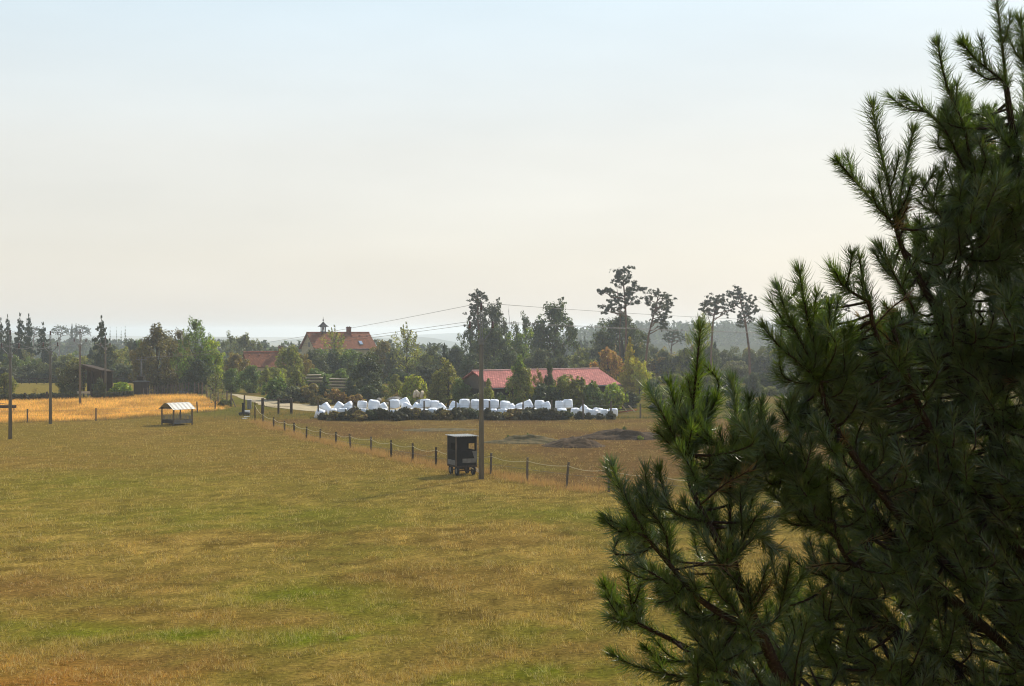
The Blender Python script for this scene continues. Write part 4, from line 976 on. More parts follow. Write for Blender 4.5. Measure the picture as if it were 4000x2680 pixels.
# plank stacks by the track
for (px, tp, w, n, Y, l, a) in ((1232,1463,66,6,186,'left stack of pale planks in the bushes below the house',.06),(1322,1478,74,7,183,'right stack of weathered planks in the bushes below the house',-.1)):
    k = Y / F; X = (px - CX) / F * Y; zt = H - (tp - HY) * k; t = thing('plank_stack', l, 'lumber', (X, Y, g(X, Y)), a)
    z0 = zt - g(X, Y)
    for i in range(n):
        b = MB(); b.box((rb.uniform(-.25, .25), rb.uniform(-.1, .1), z0 - .06 - i * .2), (w * k * rb.uniform(.75, 1), 1.1, .1), rb.uniform(-.05, .05), 0, rb.uniform(-.03, .03)); b.build('plank_layer', M['palewood'] if i % 2 == 0 else M['oldwood'], t)
    for s in (-.35, .35):
        b = MB(); b.box((s * w * k, 0, (z0 - n * .2) / 2), (.25, 1, z0 - n * .2)); b.build('bearer', M['darkwood'], t)
# stones and logs behind the bales
def rock(seed):
    rg = np.random.default_rng(seed); import bmesh
    bm = bmesh.new(); bmesh.ops.create_icosphere(bm, subdivisions=3, radius=1)
    for v in bm.verts:
        c = np.array(v.co); f = 1 + .5 * (fbm(np.array([c[0] * 1.6 + seed]), np.array([c[1] * 1.6 + c[2] * 1.3]), seed, 3)[0] - .5); v.co = v.co * f
    me = bpy.data.meshes.new('stone'); bm.to_mesh(me); bm.free(); me.materials.append(M['stone']); return me
rk = [rock(i) for i in (1, 2, 3)]
for i, (px, py, w, h, Y, l) in enumerate(((1540,1560,60,22,158,'long grey stone heap behind the bales left of the pole'),(1480,1562,30,16,157,'grey boulder left of the long stone heap'),(1640,1575,50,26,156,'dark stone heap at the foot of the yellow-green bush'),(1672,1570,36,26,157,'grey boulder right of the dark stone heap'),(1510,1577,30,12,154,'flat stone just behind the upper bales'))):
    k = Y / F; X = (px - CX) / F * Y; o = link('stone_heap', rk[i % 3]); o.location = (X, Y, H - (py - HY) * k - h * k * .1); o.scale = (w * k / 2, w * k / 3, h * k / 1.6); o.rotation_euler = (0, 0, i * 1.3); tag(o, l, 'stones')
for i, (px, py, l) in enumerate(((1618,1540,'pale log end left of the leaning log on the stone heap'),(1632,1537,'leaning pale log on the dark stone heap'),(1646,1540,'short round log lying right of the leaning log'))):
    Y = 156.5; p = pt(px, py, Y); b = MB(); b.tube([(0, 0, -.4), (.05, 0, 0), (.12 if i != 1 else -.25, .3, .28)], [.2, .2, .19], 10); o = b.build('log', M['palewood'], None, True); o.location = p; tag(o, l, 'log')
for i, (px, py, a, ln, l) in enumerate(((2420,1600,.05,2.6,'long dark plank lying behind the rightmost bale'),(2450,1606,-.12,2.2,'reddish plank lying in the grass right of the bales'),(2440,1588,.9,1.1,'pale board leaning behind the rightmost bale'),(2468,1592,.8,1.,'second pale board leaning right of the bales'))):
    Y = 149; p = pt(px, py, Y); b = MB(); b.box((0, 0, 0), (ln, .3, .1)); o = b.build('plank', (M['darkwood'], M['ridge'], M['palewood'], M['palewood'])[i]); o.location = (p.x, p.y, max(.06, p.z) if a < .5 else .45); o.rotation_euler = (0, a, .2); tag(o, l, 'plank')

# ------------------------------------------------------------------ hay feeder
X, Y = at(678, 1664); t = thing('hay_feeder', 'roofed hay feeder with pale tin roof standing on the grass before the golden field', 'hay feeder', (X, Y, g(X, Y)), R(46))
l, w = 2.02, 2.02      # ridge runs along local x; nearest corner is at the origin
hd, wd, z0 = l, w, 1.62
for (x, y) in ((0, 0), (hd, 0), (0, wd), (hd, wd)):
    b = MB(); b.box((x, y, z0 / 2), (.1, .1, z0 + .1)); b.build('post', M['oldwood'], t)
for (c, d) in (((hd / 2, 0, .34), (hd - .1, .05, .34)), ((hd / 2, wd, .34), (hd - .1, .05, .34)), ((0, wd / 2, .34), (.05, wd - .1, .34)), ((hd, wd / 2, .34), (.05, wd - .1, .34))):
    b = MB(); b.box(c, d); b.build('side_board', M['greypanel'] if d[0] > 1 else M['darkwood'], t)
b = MB(); b.box((hd / 2, wd / 2, .2), (hd - .12, wd - .12, .06)); b.build('tray', M['darkwood'], t)
for (a, c, n) in (((0, 0), (hd, 0), 9), ((0, wd), (hd, wd), 9), ((0, 0), (0, wd), 9), ((hd, 0), (hd, wd), 9)):
    b = MB()
    for i in range(n):
        f = (i + .5) / n; x, y = a[0] + (c[0] - a[0]) * f, a[1] + (c[1] - a[1]) * f; e = .09; dx, dy = (c[0] - a[0]) / math.dist(a, c) * e, (c[1] - a[1]) / math.dist(a, c) * e
        b.tube([(x - dx, y - dy, .5), (x - dx, y - dy, .85), (x, y, .98), (x + dx, y + dy, .85), (x + dx, y + dy, .5)], .014, 5)
    b.build('bar_hoops', M['steel'], t)
for (x, y) in ((hd * .3, wd * .5), (hd * .65, wd * .55)):
    b = MB(); b.tube([(x, y, .3), (x + .15, y, z0 + .25)], .035, 6); b.build('inner_strut', M['oldwood'], t)
rf = MB(); o_ = .22; zr = z0 + .5; prof = [(-o_ - .05, z0 - .1), (wd * .16, z0 + .26), (wd * .34, zr - .05), (wd * .5, zr), (wd * .66, zr - .06), (wd * .84, z0 + .24), (wd + o_ + .05, z0 - .12)]
xs = np.linspace(-o_, hd + o_, 25)
V_ = [];
for x in xs:
    for (y, z) in prof: V_.append((x, y, z + .012 * math.sin(x * 14)))
m_ = len(prof); Fs = [(i * m_ + j, (i + 1) * m_ + j, (i + 1) * m_ + j + 1, i * m_ + j + 1) for i in range(24) for j in range(m_ - 1)]
rf.add(V_, Fs); n0 = len(V_); rf.add([(x, y, z - .025) for x, y, z in V_], [q[::-1] for q in Fs]); rf.build('roof', M['metal_roof'], t)
b = MB(); b.box((hd / 2, wd * .02, z0 - .03), (hd + .3, .06, .08)); b.box((hd / 2, wd * .98, z0 - .03), (hd + .3, .06, .08)); b.box((-.05, wd / 2, z0 + .0), (.06, wd, .08)); b.build('roof_frame', M['darkwood'], t)
b = MB(); b.box((hd * .5, wd * .5, .33), (hd * .8, wd * .8, .22)); ob = b.build('hay', M['grass'], None); bpy.data.objects.remove(ob)
rg = np.random.default_rng(4); Ph = np.stack([rg.uniform(.1, hd - .1, 900), rg.uniform(.1, wd - .1, 900), .25 + rg.uniform(0, .28, 900)], 1)
V_, F_ = cards(Ph, .09, rg, None, (.08, .2)); t2 = link('hay_heap', np_mesh('hay_heap', V_, F_, M['leaf'])); t2.color = (.13, .1, .05, 1); t2.matrix_world = Matrix.Translation((X, Y, g(X, Y))) @ Matrix.Rotation(R(46), 4, 'Z'); tag(t2, 'trodden hay left in the tray of the roofed feeder', 'hay')
# dark trampled soil by the feeder is ground: a low scuffed patch
def mound(name, px, py, rx, ry, h, label, seed, asym=0., col=None):
    X, Y = at(px, py); n = 44; u = np.linspace(-1, 1, n); U, W = np.meshgrid(u, u); r = np.sqrt(U ** 2 + W ** 2)
    prof = np.clip(1 - r ** 2, 0, 1) ** 1.3 * (1 + asym * U)
    nz = fbm(U * 3 + seed, W * 2.2, seed, 4); hh = h * prof * (.25 + 1.5 * nz) + .1 * (fbm(U * 12, W * 12, seed + 1, 2) - .5) * (prof > .02)
    x = X + U * rx; y = Y + W * ry; z = zg(x, y) + hh - .07 * (prof < .03) + .004
    V_ = np.stack([x, y, z], -1).reshape(-1, 3); i = np.arange(n - 1)[None, :] + np.arange(n - 1)[:, None] * n
    return tag(link(name, np_mesh(name, V_, np.stack([i, i + 1, i + n + 1, i + n], -1).reshape(-1, 4), col or M['soil'], None, True)), label, 'soil heap')
M['turfheap'] = pmat('grassed_soil', (.085, .075, .03), 1, .4, 3, bump=.6, col2=(.15, .11, .05))
mound('soil_mound', 2240, 1742, 2.6, 1.7, .62, 'small pointed heap of dark soil in front of the longer heap', 5, .1)
mound('soil_mound', 2450, 1711, 5.0, 1.7, .66, 'long dark soil heap on the paddock, partly behind the pine shoots', 6, .1)
mound('grassy_mound', 2060, 1728, 3.8, 1.8, .42, 'low grassy hump left of the pointed dark soil heap', 7, 0, M['turfheap'])
mound('grassy_mound', 1720, 1680, 3.6, 2., .14, 'barely raised dry hump in the paddock left of the big pole', 8, 0, M['turfheap'])
for (px, tp, w, Y, l) in ((2060,1693,26,110.5,'weed clump on top of the low grassy hump'),(1985,1700,20,111,'little weed at the left end of the low grassy hump'),(2135,1712,12,109.5,'pale weed at the right side of the low grassy hump'),(2440,1667,26,115,'leafy weed on the crest of the long dark soil heap'),(2500,1702,26,112.6,'pale weed at the foot of the long dark soil heap'),(1210,1690,20,119,'green weed beside the rope fence in the paddock')):
    T(px, tp, w, Y, 'bush2', 'bright' if 'pale' in l else 'green', l, 'weed', None, 'weed')
# ------------------------------------------------------------------ covered wagon
X, Y = at(1806, 1860); t = thing('covered_wagon', 'dark boarded hunting wagon with tin roof and window gap beside the big pole', 'wagon', (X - .05, Y + .9, g(X, Y)), R(24))
a, c = .66, .68; zf, zt = .62, 2.42       # half width, half depth, floor and roof height
def panel(nm, boxes, mat):
    b = MB()
    for q in boxes: b.box(*q)
    return b.build(nm, mat, t)
fy_ = -c
panel('front_wall', [((0, fy_, (zf + 1.56) / 2), (2 * a, .05, 1.56 - zf)), ((0, fy_, 2.2), (2 * a, .05, .42)), ((-.21, fy_, 1.78), (2 * a - .42 - .4, .05, .42)), ((-a + .03, fy_, 1.78), (.06, .05, .42)), ((a - .05, fy_, 1.78), (.1, .05, .42))], M['mesh_dark'])
panel('back_wall', [((0, c, (zf + 1.6) / 2), (2 * a, .05, 1.6 - zf)), ((0, c, 2.22), (2 * a, .05, .4)), ((0, c, 1.81), (2 * a, .05, .42))], M['mesh_dark'])
panel('left_wall', [((-a, 0, (zf + 1.56) / 2), (.05, 2 * c - .06, 1.56 - zf)), ((-a, 0, 2.2), (.05, 2 * c - .06, .42)), ((-a, c - .25, 1.78), (.05, .44, .42))], M['mesh_dark'])
panel('right_wall', [((a, 0, (zf + 1.56) / 2), (.05, 2 * c - .06, 1.56 - zf)), ((a, 0, 2.2), (.05, 2 * c - .06, .42)), ((a, c - .05, 1.78), (.05, .08, .42))], M['mesh_dark'])
for sx in (-1, 1):
    for sy in (-1, 1): panel('corner_post', [((sx * (a + .02), sy * (c + .02), (zf + zt) / 2), (.07, .07, zt - zf + .05))], M['oldwood'])
panel('floor', [((0, 0, zf - .05), (2 * a + .1, 2 * c + .1, .1))], M['darkwood'])
panel('front_board', [((.18, fy_ - .045, zf + .3), (2 * a - .45, .03, .26))], M['greypanel'])
panel('side_board', [((-a - .045, 0, zf + .18), (.03, 2 * c - .2, .3))], M['greypanel'])
b = MB(); b.quadprism((a - .28, fy_ - .05, 1.5), (a + .02, fy_ - .06, 1.52), (a + .03, fy_ - .08, .72), (a - .08, fy_ - .07, .85), .012); b.build('torn_sheet', M['greypanel'], t)
V_ = []; nx_ = 60
for i in range(nx_ + 1):
    x = -a - .14 + (2 * a + .28) * i / nx_
    for y, z in ((-c - .18, zt + .03), (c + .16, zt + .03)): V_.append((x, y, z + .022 * math.sin(i * math.pi / 3)))
b = MB(); Fs = [(2 * i, 2 * i + 2, 2 * i + 3, 2 * i + 1) for i in range(nx_)]; b.add(V_, Fs); b.add([(x, y, z - .02) for x, y, z in V_], [q[::-1] for q in Fs]); b.build('roof', M['metal_roof'], t)
for sx in (-1, 1):
    for sy in (-1, 1):
        b = MB(); x, y = sx * (a - .12), sy * (c - .16); rr_ = .3
        prof = [(.14, -.05), (rr_ - .06, -.07), (rr_, -.05), (rr_, .05), (rr_ - .06, .07), (.14, .05)]
        vs = []; nn = 20
        for k in range(nn):
            w_ = 2 * math.pi * k / nn
            for (q, dx) in prof: vs.append((x + dx, y + math.cos(w_) * q, rr_ + math.sin(w_) * q))
        fs = [(k * 6 + j, ((k + 1) % nn) * 6 + j, ((k + 1) % nn) * 6 + (j + 1) % 6, k * 6 + (j + 1) % 6) for k in range(nn) for j in range(6)]
        b.add(vs, fs); wh = b.build('wheel', M['black'], t, True)
        b = MB(); b.tube([(x - .055, y, rr_), (x + .055, y, rr_)], .15, 14); b.build('rim', M['greypanel'], wh)
b = MB()
for sy in (-1, 1): b.tube([(-a + .1, sy * (c - .16), .3), (a - .1, sy * (c - .16), .3)], .04, 6)
b.box((0, 0, .42), (.14, 2 * c, .14)); b.box((-.4, 0, .5), (.08, 2 * c, .08)); b.box((.4, 0, .5), (.08, 2 * c, .08)); b.build('chassis', M['darkwood'], t)
b = MB(); b.tube([(.3, -c + .05, .5), (.95, -c - .25, .08)], .035, 6); b.tube([(.62, -c + .1, .5), (.95, -c - .25, .08)], .035, 6); b.build('drawbar', M['palewood'], t)
# ------------------------------------------------------------------ shed, hedge, bits on the left
X, Y = at(372, 1552); t = thing('open_shed', 'dark open wooden shed with sloping roof behind the golden field', 'shed', (X, Y + 1.5, g(X, Y)), R(-14)); k = Y / F
b = MB(); b.quadprism((-2.0, -1.7, 4.5), (1.45, -1.7, 3.65), (1.45, 1.7, 3.4), (-2.0, 1.7, 4.25), .12); b.build('roof', M['darkwood'], t)
b = MB(); b.box((.25, 1.3, 2.1), (2.2, .08, 2.9)); b.box((-.8, -.1, 2.0), (.08, 2.8, 3.6)); b.box((.35, -.4, 2.2), (1.7, .08, 2.4)); b.build('boarding', M['darkwood'], t)
for x in (-1.4, -.2, 1.15):
    for y in (-1.4, 1.4): b = MB(); b.box((x, y, 1.8), (.16, .16, 3.7 + (-.25 * x))); b.build('post', M['darkwood'], t)
b = MB(); b.box((-.2, -1.5, 3.72), (2.9, .1, .35), 0, 0, .24); b.build('fascia', M['darkwood'], t)
X, Y = at(380, 1553); t = thing('wooden_crate', 'dark square wooden crate standing beside the open shed', 'crate', (X, Y - .6, g(X, Y)))
b = MB(); b.box((0, 0, .32), (.84, .7, .64)); b.build('body', M['darkwood'], t); b = MB(); b.box((0, 0, .67), (.9, .76, .06)); b.build('lid', M['oldwood'], t)
X, Y = at(325, 1556); t = thing('garden_bench', 'pale weathered bench set left of the open shed', 'bench', (X, Y, g(X, Y)), .1)
b = MB(); b.box((0, 0, .45), (1.7, .4, .06)); b.build('seat', M['greypanel'], t); b = MB(); b.box((0, .2, .75), (1.7, .05, .3)); b.build('backrest', M['palewood'], t)
for x in (-.7, .7): b = MB(); b.box((x, 0, .22), (.08, .36, .44)); b.build('leg', M['greypanel'], t)
rg = np.random.default_rng(6); xa, ya = at(-80, 1566); xb, yb = at(300, 1557); f = rg.uniform(0, 1, 5200)
P = np.stack([xa + (xb - xa) * f + rg.normal(0, .2, 5200), ya + (yb - ya) * f + rg.normal(0, .25, 5200), rg.uniform(0, .72, 5200) + .1 * np.sin(f * 60)], 1); P[:, 2] += zg(P[:, 0], P[:, 1])
V_, F_ = cards(P, .13, rg); o = link('hedge', np_mesh('hedge', V_, F_, M['leaf'])); o.color = (.035, .04, .024, 1); tag(o, 'long low dark hedge behind the golden field at left', 'hedge')
xa, ya = at(415, 1556); xb, yb = at(520, 1551); f = rg.uniform(0, 1, 1500); P = np.stack([xa + (xb - xa) * f, ya + (yb - ya) * f + rg.normal(0, .25, 1500), rg.uniform(0, .8, 1500)], 1)
V_, F_ = cards(P, .13, rg); o = link('hedge', np_mesh('hedge', V_, F_, M['leaf'])); o.color = (.04, .045, .025, 1); tag(o, 'short dark hedge right of the open shed', 'hedge')
for px, tp, l in ((97, 1534, 'dark stump-like post above the low hedge, left one'), (183, 1530, 'dark stump-like post above the low hedge, by the second concrete pole')):
    X, Y = at(px, 1562); tag(post('hedge_post', X, Y, (1562 - tp) * Y / F, .3, M['darkwood']), l, 'post')
X, Y = at(20, 1606); t = thing('feed_trough', 'low dark feeding trough on legs at the left edge of the golden field', 'trough', (X, Y, g(X, Y)), .1)
b = MB(); b.box((0, -.25, .5), (2.3, .05, .3), 0, .3); b.box((0, .25, .5), (2.3, .05, .3), 0, -.3); b.box((0, 0, .36), (2.3, .4, .05)); b.build('trough_body', M['darkwood'], t)
b = MB(); b.tube([(-1.1, 0, .72), (-.4, 0, .86), (.6, 0, .72), (1.1, 0, .6)], .03, 5); b.build('rail', M['steel'], t)
for x in (-.95, .95):
    b = MB(); b.tube([(x, -.25, 0), (x, 0, .4), (x, .25, 0)], .035, 5); b.build('leg', M['steel'], t)
# fence behind the meadow
o = Vector((*at(200, 1508), 0)); t = thing('pasture_fence', 'thin dark fence at the far edge of the pale meadow', 'fence', o); pts = []
for i in range(22):
    px = -60 + 29 * i; Y = 228 - .0 * i; X = (px - CX) / F * Y; post('post', X, Y, 1.1, .12, M['darkwood'], t, 0, 0, o, 5); pts.append(Vector((X, Y, g(X, Y) + .95)) - o)
b = MB(); b.tube(pts, .035, 4); b.tube([p - Vector((0, 0, .4)) for p in pts], .03, 4); b.build('rail', M['darkwood'], t)
# water trough, barrel, marker post
X, Y = at(955, 1622); t = thing('tractor_tyre', 'black tractor tyre lying at the field corner', 'tyre', (X, Y, g(X, Y))); b = MB(); vs = []; nn = 24
prof = [(.3, .05), (.45, .0), (.6, .08), (.62, .25), (.5, .34), (.32, .3)]
for k in range(nn):
    w_ = 2 * math.pi * k / nn; m_ = 1.02 if k % 2 else 1
    for (q, z) in prof: vs.append((math.cos(w_) * q * m_, math.sin(w_) * q * m_, z))
b.add(vs, [(k * 6 + j, ((k + 1) % nn) * 6 + j, ((k + 1) % nn) * 6 + (j + 1) % 6, k * 6 + (j + 1) % 6) for k in range(nn) for j in range(6)]); b.build('tread', M['black'], t)
X, Y = at(950, 1622); t = thing('hand_pump', 'black standpipe rising from the tractor tyre', 'standpipe', (X, Y, g(X, Y))); b = MB(); b.tube([(0, 0, 0), (0, 0, 1.25)], [.17, .12], 10); b.build('pipe', M['black'], t); b = MB(); b.tube([(0, 0, 1.22), (0, 0, 1.34)], .16, 10); b.build('cap', M['black'], t)
X, Y = at(974, 1598); t = thing('plastic_barrel', 'pale grey barrel with lid standing beside the track', 'barrel', (X, Y, g(X, Y))); b = MB(); b.tube([(0, 0, 0), (0, 0, .05), (0, 0, .3), (0, 0, .36), (0, 0, .7), (0, 0, .76), (0, 0, 1.02)], [.22, .24, .25, .235, .255, .24, .265], 16); b.build('body', M['greypanel'], t, True)
b = MB(); b.tube([(0, 0, 1.02), (0, 0, 1.08)], .285, 16); b.build('lid', pmat('grey_lid', (.5, .5, .48), .6, .1, 3), t)
X, Y = at(955, 1604); tag(post('marker_post', X, Y, (1604 - 1543) * Y / F, .2, M['oldwood']), 'grey post between the barrel and the black standpipe', 'post')
for i, (px, py, l) in enumerate(((966,1613,'white plastic canister lying by the tractor tyre'),(955,1637,'white board lying on the grass before the tractor tyre'),(964,1629,'small white board nearer the tractor tyre'))):
    X, Y = at(px, py); b = MB(); b.box((0, 0, .06 if i else .15), (.55, .3, .04 if i else .3)); o = b.build('canister' if i == 0 else 'board', M['white']); o.location = (X, Y, g(X, Y)); o.rotation_euler = (0, 0, .3); tag(o, l, 'canister' if i == 0 else 'board')
# two cars behind the tall fence
def car(X, Y, rz, col, label):
    t = thing('parked_car', label, 'car', (X, Y, g(X, Y)), rz, 'cars parked behind the tall fence'); m = pmat('car_paint', col, .25, .08, 3, spec=.6)
    def extr(pr, w, taper=1.):
        vs = [(x, -w * (taper if z > .9 else 1), z) for x, z in pr] + [(x, w * (taper if z > .9 else 1), z) for x, z in pr]; n = len(pr)
        return MB().add(vs, [tuple(range(n)), tuple(range(2 * n - 1, n - 1, -1))] + [(i, i + n, (i + 1) % n + n, (i + 1) % n) for i in range(n)])
    extr([(-2.1, .3), (2.1, .3), (2.12, .62), (1.95, .78), (1.05, .9), (.45, 1.38), (-1.1, 1.45), (-1.9, .95), (-2.12, .85)], .84, .86).build('body', m, t)
    extr([(.97, .915), (.42, 1.33), (-1.05, 1.38), (-1.7, .95)], .845, .885).build('side_windows', M['glass'], t)
    b = MB(); b.quadprism((1.06, -.66, .93), (1.06, .66, .93), (.5, .6, 1.36), (.5, -.6, 1.36), .01); b.build('windscreen', M['glass'], t)
    b = MB(); b.quadprism((-1.92, .64, .98), (-1.92, -.64, .98), (-1.17, -.6, 1.42), (-1.17, .6, 1.42), .01); b.build('rear_window', M['glass'], t)
    for x in (-1.3, 1.3):
        for y in (-.78, .78): b = MB(); b.tube([(x, y - .1, .31), (x, y + .1, .31)], .31, 16); wh = b.build('wheel', M['black'], t); b = MB(); b.tube([(x, y - .11, .31), (x, y + .11, .31)], .17, 12); b.build('rim', M['steel'], wh)
    for y in (-.62, .62): b = MB(); b.box((2.1, y, .68), (.06, .3, .13)); b.build('headlight', M['skyglass'], t)
    return t
car(-51.6, 203, R(-75), (.1, .11, .12), 'dark grey parked car behind the tall posts, left one')
car(-48.6, 203.4, R(-70), (.06, .06, .07), 'black parked car behind the tall posts, right one')
# ------------------------------------------------------------------ the big young pine close by: trunk from the ground, limbs, needled shoots
S_ = 4000 / 2340
def P3(x, y, Y): return pt(x * S_, y * S_, Y)
def smooth(pts, n=8):
    p = [np.array(q, float) for q in pts]; p = [2 * p[0] - p[1]] + p + [2 * p[-1] - p[-2]]; out = []
    for i in range(1, len(p) - 2):
        for k in range(n):
            t = k / n; out.append(.5 * ((2 * p[i]) + (-p[i - 1] + p[i + 1]) * t + (2 * p[i - 1] - 5 * p[i] + 4 * p[i + 1] - p[i + 2]) * t * t + (-p[i - 1] + 3 * p[i] - 3 * p[i + 1] + p[i + 2]) * t ** 3))
    out.append(p[-2]); return np.array(out)
rp = np.random.default_rng(77); rq = random.Random(77)
TX, TY = (4420 - CX) / F * 5.3, 5.3
pine = thing('pine_tree', 'big bushy young pine with long needles filling the right of the view', 'tree', (TX, TY, 0))
O = np.array((TX, TY, 0.))
b = MB(); b.tube([(0, 0, -.3), (0, 0, 3), (-.02, 0, 6), (-.06, -.02, 8), (-.14, -.05, 9.4), (-.2, -.08, 10.6)], [.16, .13, .1, .07, .045, .02], 14); b.build('trunk', M['pinebark'], pine, True)
needles = []; dry = []        # (point, axis, length) triples
def needled(c, n_len, dens, start=0., base_l=.074, store=None):
    """needles along the polyline c (tip first) over n_len metres"""
    seg = np.linalg.norm(np.diff(c, axis=0), axis=1); s = np.concatenate([[0], np.cumsum(seg)]); L = min(n_len, s[-1])
    n = int(L * dens); u = rp.uniform(0, 1, n) * L; u[: n // 14] = rp.uniform(0, .012, n // 14)
    p = np.stack([np.interp(u, s, c[:, i]) for i in range(3)], 1); e = 1e-3
    q = np.stack([np.interp(np.minimum(u + .012, s[-1]), s, c[:, i]) for i in range(3)], 1)
    ax = p - q; nr = np.linalg.norm(ax, axis=1); bad = nr < 1e-6; ax[bad] = c[0] - c[1]; ax /= np.linalg.norm(ax, axis=1)[:, None]
    r = rp.normal(size=(n, 3)); r -= ax * (r * ax).sum(1)[:, None]; r /= np.linalg.norm(r, axis=1)[:, None]
    ang = np.radians(np.clip(rp.normal(38, 13, n), 6, 90)) * np.clip(.62 + u / .05, .5, 1.15)
    d = ax * np.cos(ang)[:, None] + r * np.sin(ang)[:, None]; d[:, 2] -= .05
    l = base_l * rp.uniform(.55, 1.18, n) * np.where(u < .015, .8, 1)
    keep = rp.uniform(size=n) < np.clip(1.25 - .55 * u / max(L, .01), .3, 1)
    (needles if store is None else store).append((p[keep], d[keep], ax[keep], l[keep]))
def stem(c, r0, r1, nm='branch', n=7):
    b = MB(); k = len(c); b.tube([tuple(q - O) for q in c], list(np.linspace(r0, r1, k)), n); return b.build(nm, M['twig'], pine, True)
limb_nodes = []
def ext(pts): return pts if pts[0][0] < 2380 else [(2520, pts[0][1] + 150)] + pts
def limb(pts, Ya, Yb, r0, r1):
    pts = ext(pts); k = len(pts); c = smooth([P3(x, y, Ya + (Yb - Ya) * i / (k - 1)) for i, (x, y) in enumerate(pts)], 6)
    stem(c, r0, r1); limb_nodes.extend(list(c)); L_ = np.linalg.norm(np.diff(c, axis=0), axis=1).sum(); needled(c[::-1], min(.85, .55 * L_), 800, 0, .06); return c
limb([(2424,1330),(2300,1060),(2200,830),(2130,690),(2070,585),(2047,520)], 5.1, 4.7, .028, .007)
limb([(2428,1560),(2300,1440),(2180,1310),(2060,1185),(1965,1060),(1900,960),(1872,870)], 5.1, 4.5, .026, .008)
limb([(2432,1640),(2330,1510),(2200,1390),(2100,1300),(2010,1190),(1940,1110),(1860,1060),(1782,1012)], 5.1, 4.75, .024, .007)
limb([(2440,1840),(2150,1720),(1900,1660),(1795,1560),(1740,1450),(1690,1340),(1675,1275)], 5.1, 4.3, .036, .012)
limb([(1900,1660),(1760,1580),(1640,1520),(1550,1470),(1455,1424)], 4.75, 4.35, .016, .006)
limb([(1740,1450),(1680,1420),(1600,1370),(1530,1290),(1478,1228)], 4.35, 4.15, .014, .006)
limb([(2420,1020),(2335,740),(2265,560),(2225,430)], 5.1, 4.9, .024, .008)
limb([(2408,620),(2345,430),(2315,300),(2300,200)], 5.05, 4.85, .024, .01)
limb([(2432,1430),(2350,1220),(2290,1010),(2235,850),(2190,700),(2195,560)], 5.1, 4.9, .026, .008)
limb([(1690,1340),(1655,1265),(1610,1180),(1578,1110),(1573,1040)], 4.3, 4.35, .012, .007)
limb([(2150,1720),(1950,1620),(1800,1585),(1690,1562)], 4.9, 4.5, .016, .007)
limb([(2434,1500),(2350,1300),(2250,1150),(2150,1020),(2090,900),(2040,750)], 5.1, 4.6, .024, .008)
limb([(2010,1190),(1960,1290),(1920,1250),(1905,1190)], 4.85, 4.7, .012, .006)
limb([(2100,900),(2010,780),(1985,690)], 4.7, 4.5, .012, .006)
limb([(2436,1700),(2250,1560),(2120,1480),(1990,1400),(1900,1330)], 5.1, 4.8, .022, .007)
limb([(2420,820),(2380,560),(2350,380)], 5.3, 5.4, .02, .008)
limb([(2440,1760),(2300,1640),(2150,1560),(2050,1530)], 5.2, 5.1, .022, .008)
limb([(2424,1180),(2360,980),(2330,820),(2310,680)], 5.3, 5.3, .02, .008)
